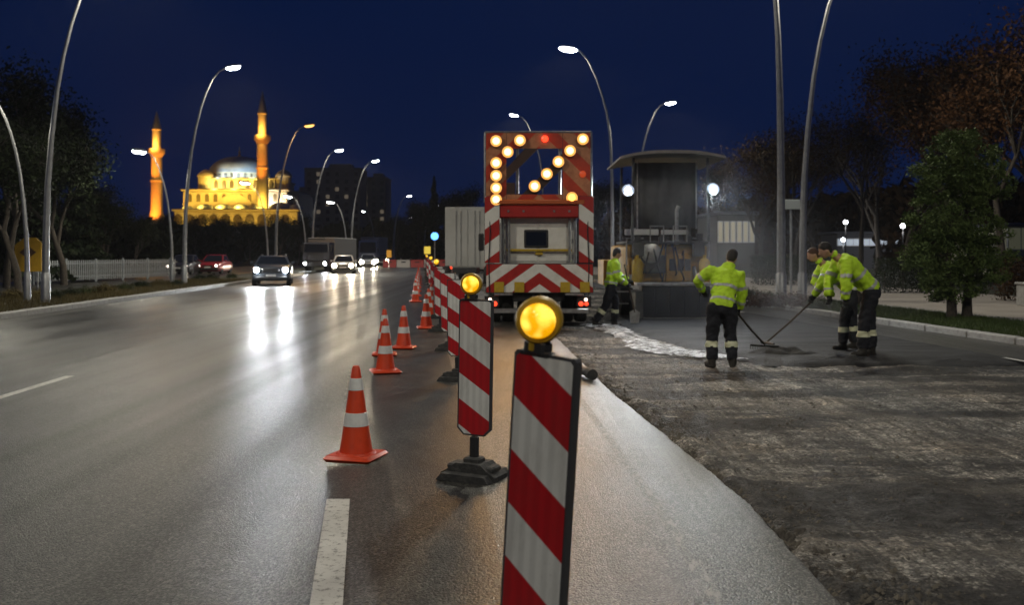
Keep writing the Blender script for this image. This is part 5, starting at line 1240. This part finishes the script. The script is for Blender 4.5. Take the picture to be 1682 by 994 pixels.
low_building(1178, 1240, 352, 410, 75, 'lit pale pavilion seen between the paver and the lampposts', mat('pavilion_column_glow', (.6, .55, .4), .5, emit=(1, .92, .70), es=.09), 6, (.07, .068, .06), .26, 1.5)  # narrow glowing panes stand in for lamplight on pale columns
low_building(1655, 1740, 372, 412, 60, 'pale house with dim windows at the right frame edge', mat('house_window', (.1, .1, .09), .3, emit=(.8, .8, .5), es=.05), 4, (.42, .40, .27), .7, 1.3)
low_building(580, 640, 380, 400, 330, 'low far building with a row of white lights at the road end', mat('shop_light', (.7, .8, .9), .4, emit=(.85, .95, 1), es=4.5), 6, (.15, .15, .16), 2.2, 1.6)
low_building(478, 560, 378, 398, 300, 'low far building with a few lights right of the mosque', mat('shop_light_warm', (.7, .7, .6), .4, emit=(1, .95, .8), es=1.6), 7, (.12, .12, .12), 1.2, 1.2)
low_building(1375, 1480, 384, 412, 95, 'dark low building with bluish lit windows behind the park', mat('park_window', (.6, .7, .8), .4, emit=(.8, .88, 1), es=.30), 8, (.12, .12, .13), .7, .6)

# white picket railing along the side road
fd0, fd1 = 50.0, 62.0; fa = Vector((gx(55, 50), 50, 0)); fb_ = Vector((gx(292, 64), 64, 0))
t = thing('picket_fence', 'long white metal picket fence below the dark trees on the left', 'fence', fa); dv = fb_ - fa; Lf = dv.length; t.rotation_euler.z = math.atan2(dv.y, dv.x)
M_FEN = mat('fence_white', (.34, .37, .39), .4, noise=(1.2, (.14, .15, .16), .4, .65))
pk = MB().cbox((0, 0, .68), (.10, .03, 1.1), .012).mesh('picket', M_FEN, True); po = MB().cbox((0, 0, .65), (.1, .1, 1.35), .02).mesh('post', M_FEN, True)
n = int(Lf / .19); rn = random.Random(4)
for i in range(n):
    if i % 14 == 0: link('post', po, t, (i * .19, 0, 0))
    else: link('picket', pk, t, (i * .19, 0, 0))
for z in (.35, 1.05): MB().cbox((Lf / 2, .03, z), (Lf, .03, .06), .01).build('rail', M_FEN, t)

# park lamps: glowing globes on short posts
M_GLOBE = mat('globe_white', (.9, .9, .9), .4, emit=(.9, .95, 1.0), es=22)
for i, (u, v, d, lab) in enumerate([(1389, 365, 70, 'left park lamp with small white globe behind the bending workers'), (1483, 371, 64, 'park lamp with white globe left of the clipped evergreen'), (1321, 371, 80, 'park lamp globe beside the right lamppost of the pair'), (1470, 391, 90, 'faint far park lamp globe low behind the hedge'), (1385, 394, 76, 'low bluish park light behind the bending worker\'s back'), (1114, 343, 60, 'small white lamp above the paver exhaust')]):
    t = thing('park_lamp', lab, 'lamp', (gx(u, d), d, 0), 0, 'globe lamps in the park'); z = gz(v, d)
    MB().tube([(0, 0, 0), (0, 0, z - .1)], [.06, .035], 8).build('post', M_TDRK, t)
    g_ = MB().ell((0, 0, 0), (.15, .15, .15), 14, 10).build('globe', M_GLOBE, t, loc=(0, 0, z)); MB().lathe([(.07, -.2), (.09, -.13), (.05, -.12)], 12).build('collar', M_TDRK, g_)
    d_ = bpy.data.lights.new('globe_light', 'POINT'); d_.energy = 160; d_.shadow_soft_size = .2; q = bpy.data.objects.new('globe_light', d_); C.objects.link(q); q.parent = t; q.location = (0, 0, z - .35)
# pale concrete bin / bollard at right edge
t = thing('concrete_planter', 'pale concrete planter box cut by the right frame edge', 'planter', (gx(1690, 28), 28, .1))
MB().cbox((0, 0, .32), (.5, .5, .64), .04).build('box', M_KERB, t); MB().cbox((0, 0, .66), (.56, .56, .07), .02).build('rim', M_KERB, t)

# ------------------------------------------------------------------ far woods (read as one dark mass)
def wood(name, lab, spans, seed, m):
    r = np.random.default_rng(seed); P = []; Sz = []
    for (u0, u1, d, v0, v1) in spans:
        n = int(abs(u1 - u0) * 14); u = u0 + (u1 - u0) * r.random(n)
        top = v0 + (v1 - v0) * (u - u0) / (u1 - u0) + 9 * np.sin(u * .09 + seed) + 6 * np.sin(u * .21 + 2)
        z = (gz(0, d) - gz(1, d)) * (415 - top) * r.random(n) ** .8 + CH; y = d + 9 * r.random(n)
        P.append(np.stack([(u - 841) * d / F, y, np.maximum(.1, z - 1.2 * r.random(n))], 1)); Sz.append(np.full(n, d * .0075) * (.5 + r.random(n)))
    me = leaf_cloud(np.concatenate(P), np.concatenate(Sz), seed); me.materials.append(m); tag(link(name, me), lab, 'trees', kind='stuff')
wood('far_wood', 'dark band of far trees along the left horizon', [(-60, 260, 95, 330, 375), (240, 520, 150, 378, 384), (500, 760, 210, 380, 372), (740, 1010, 190, 372, 362)], 81, L_DARK)
wood('park_wood', 'dark mass of park trees along the right horizon', [(1000, 1260, 120, 352, 335), (1240, 1700, 100, 330, 300), (1500, 1900, 78, 300, 280)], 82, L_AUT2)

# ------------------------------------------------------------------ steam over the hot mat, thin night haze
def volume(name, bmesh_, dens, col, lab, noise=None, aniso=.3):
    m = bpy.data.materials.new(name); m.use_nodes = True; n = m.node_tree.nodes; l = m.node_tree.links
    n.remove(n['Principled BSDF']); v = n.new('ShaderNodeVolumePrincipled'); v.inputs['Color'].default_value = (*col, 1); v.inputs['Density'].default_value = dens; v.inputs['Anisotropy'].default_value = aniso
    l.new(v.outputs[0], n['Material Output'].inputs['Volume'])
    if noise:
        tc = n.new('ShaderNodeTexCoord'); t = n.new('ShaderNodeTexNoise'); t.inputs['Scale'].default_value = noise; t.inputs['Detail'].default_value = 3; l.new(tc.outputs['Object'], t.inputs['Vector'])
        rp = n.new('ShaderNodeValToRGB'); rp.color_ramp.elements[0].position = .46; rp.color_ramp.elements[1].position = .72; rp.color_ramp.elements[1].color = (dens, dens, dens, 1)
        l.new(t.outputs[0], rp.inputs[0])
        mp = n.new('ShaderNodeMapping'); mp.inputs['Location'].default_value = (-1, -1, -1); mp.inputs['Scale'].default_value = (2, 2, 2); l.new(tc.outputs['Generated'], mp.inputs['Vector'])
        gr_ = n.new('ShaderNodeTexGradient'); gr_.gradient_type = 'QUADRATIC_SPHERE'; l.new(mp.outputs[0], gr_.inputs['Vector'])
        mu = n.new('ShaderNodeMath'); mu.operation = 'MULTIPLY'; l.new(rp.outputs[0], mu.inputs[0]); l.new(gr_.outputs[1], mu.inputs[1]); l.new(mu.outputs[0], v.inputs['Density'])
    return tag(bmesh_.build(name, m, smooth=False), lab, 'haze', kind='stuff')
b = MB().ell((5.0, 19.3, .7), (3.4, 5.6, 2.4), 24, 14)
volume('steam', b, .10, (.85, .88, .95), 'drifting steam over the fresh asphalt behind the paver', .9)

volume('steam', MB().ell((4.1, 23.0, 2.3), (4.0, 3.0, 3.0), 24, 14), .09, (.85, .88, .95), 'thin steam and fumes around the paver lights, added for their glow', .6)  # extra puff added so the work lights get a glow
volume('haze', MB().box((0, 290, 32), (860, 680, 67)), .0002, (.92, .94, 1.0), 'thin evening haze in the air', None, .2)
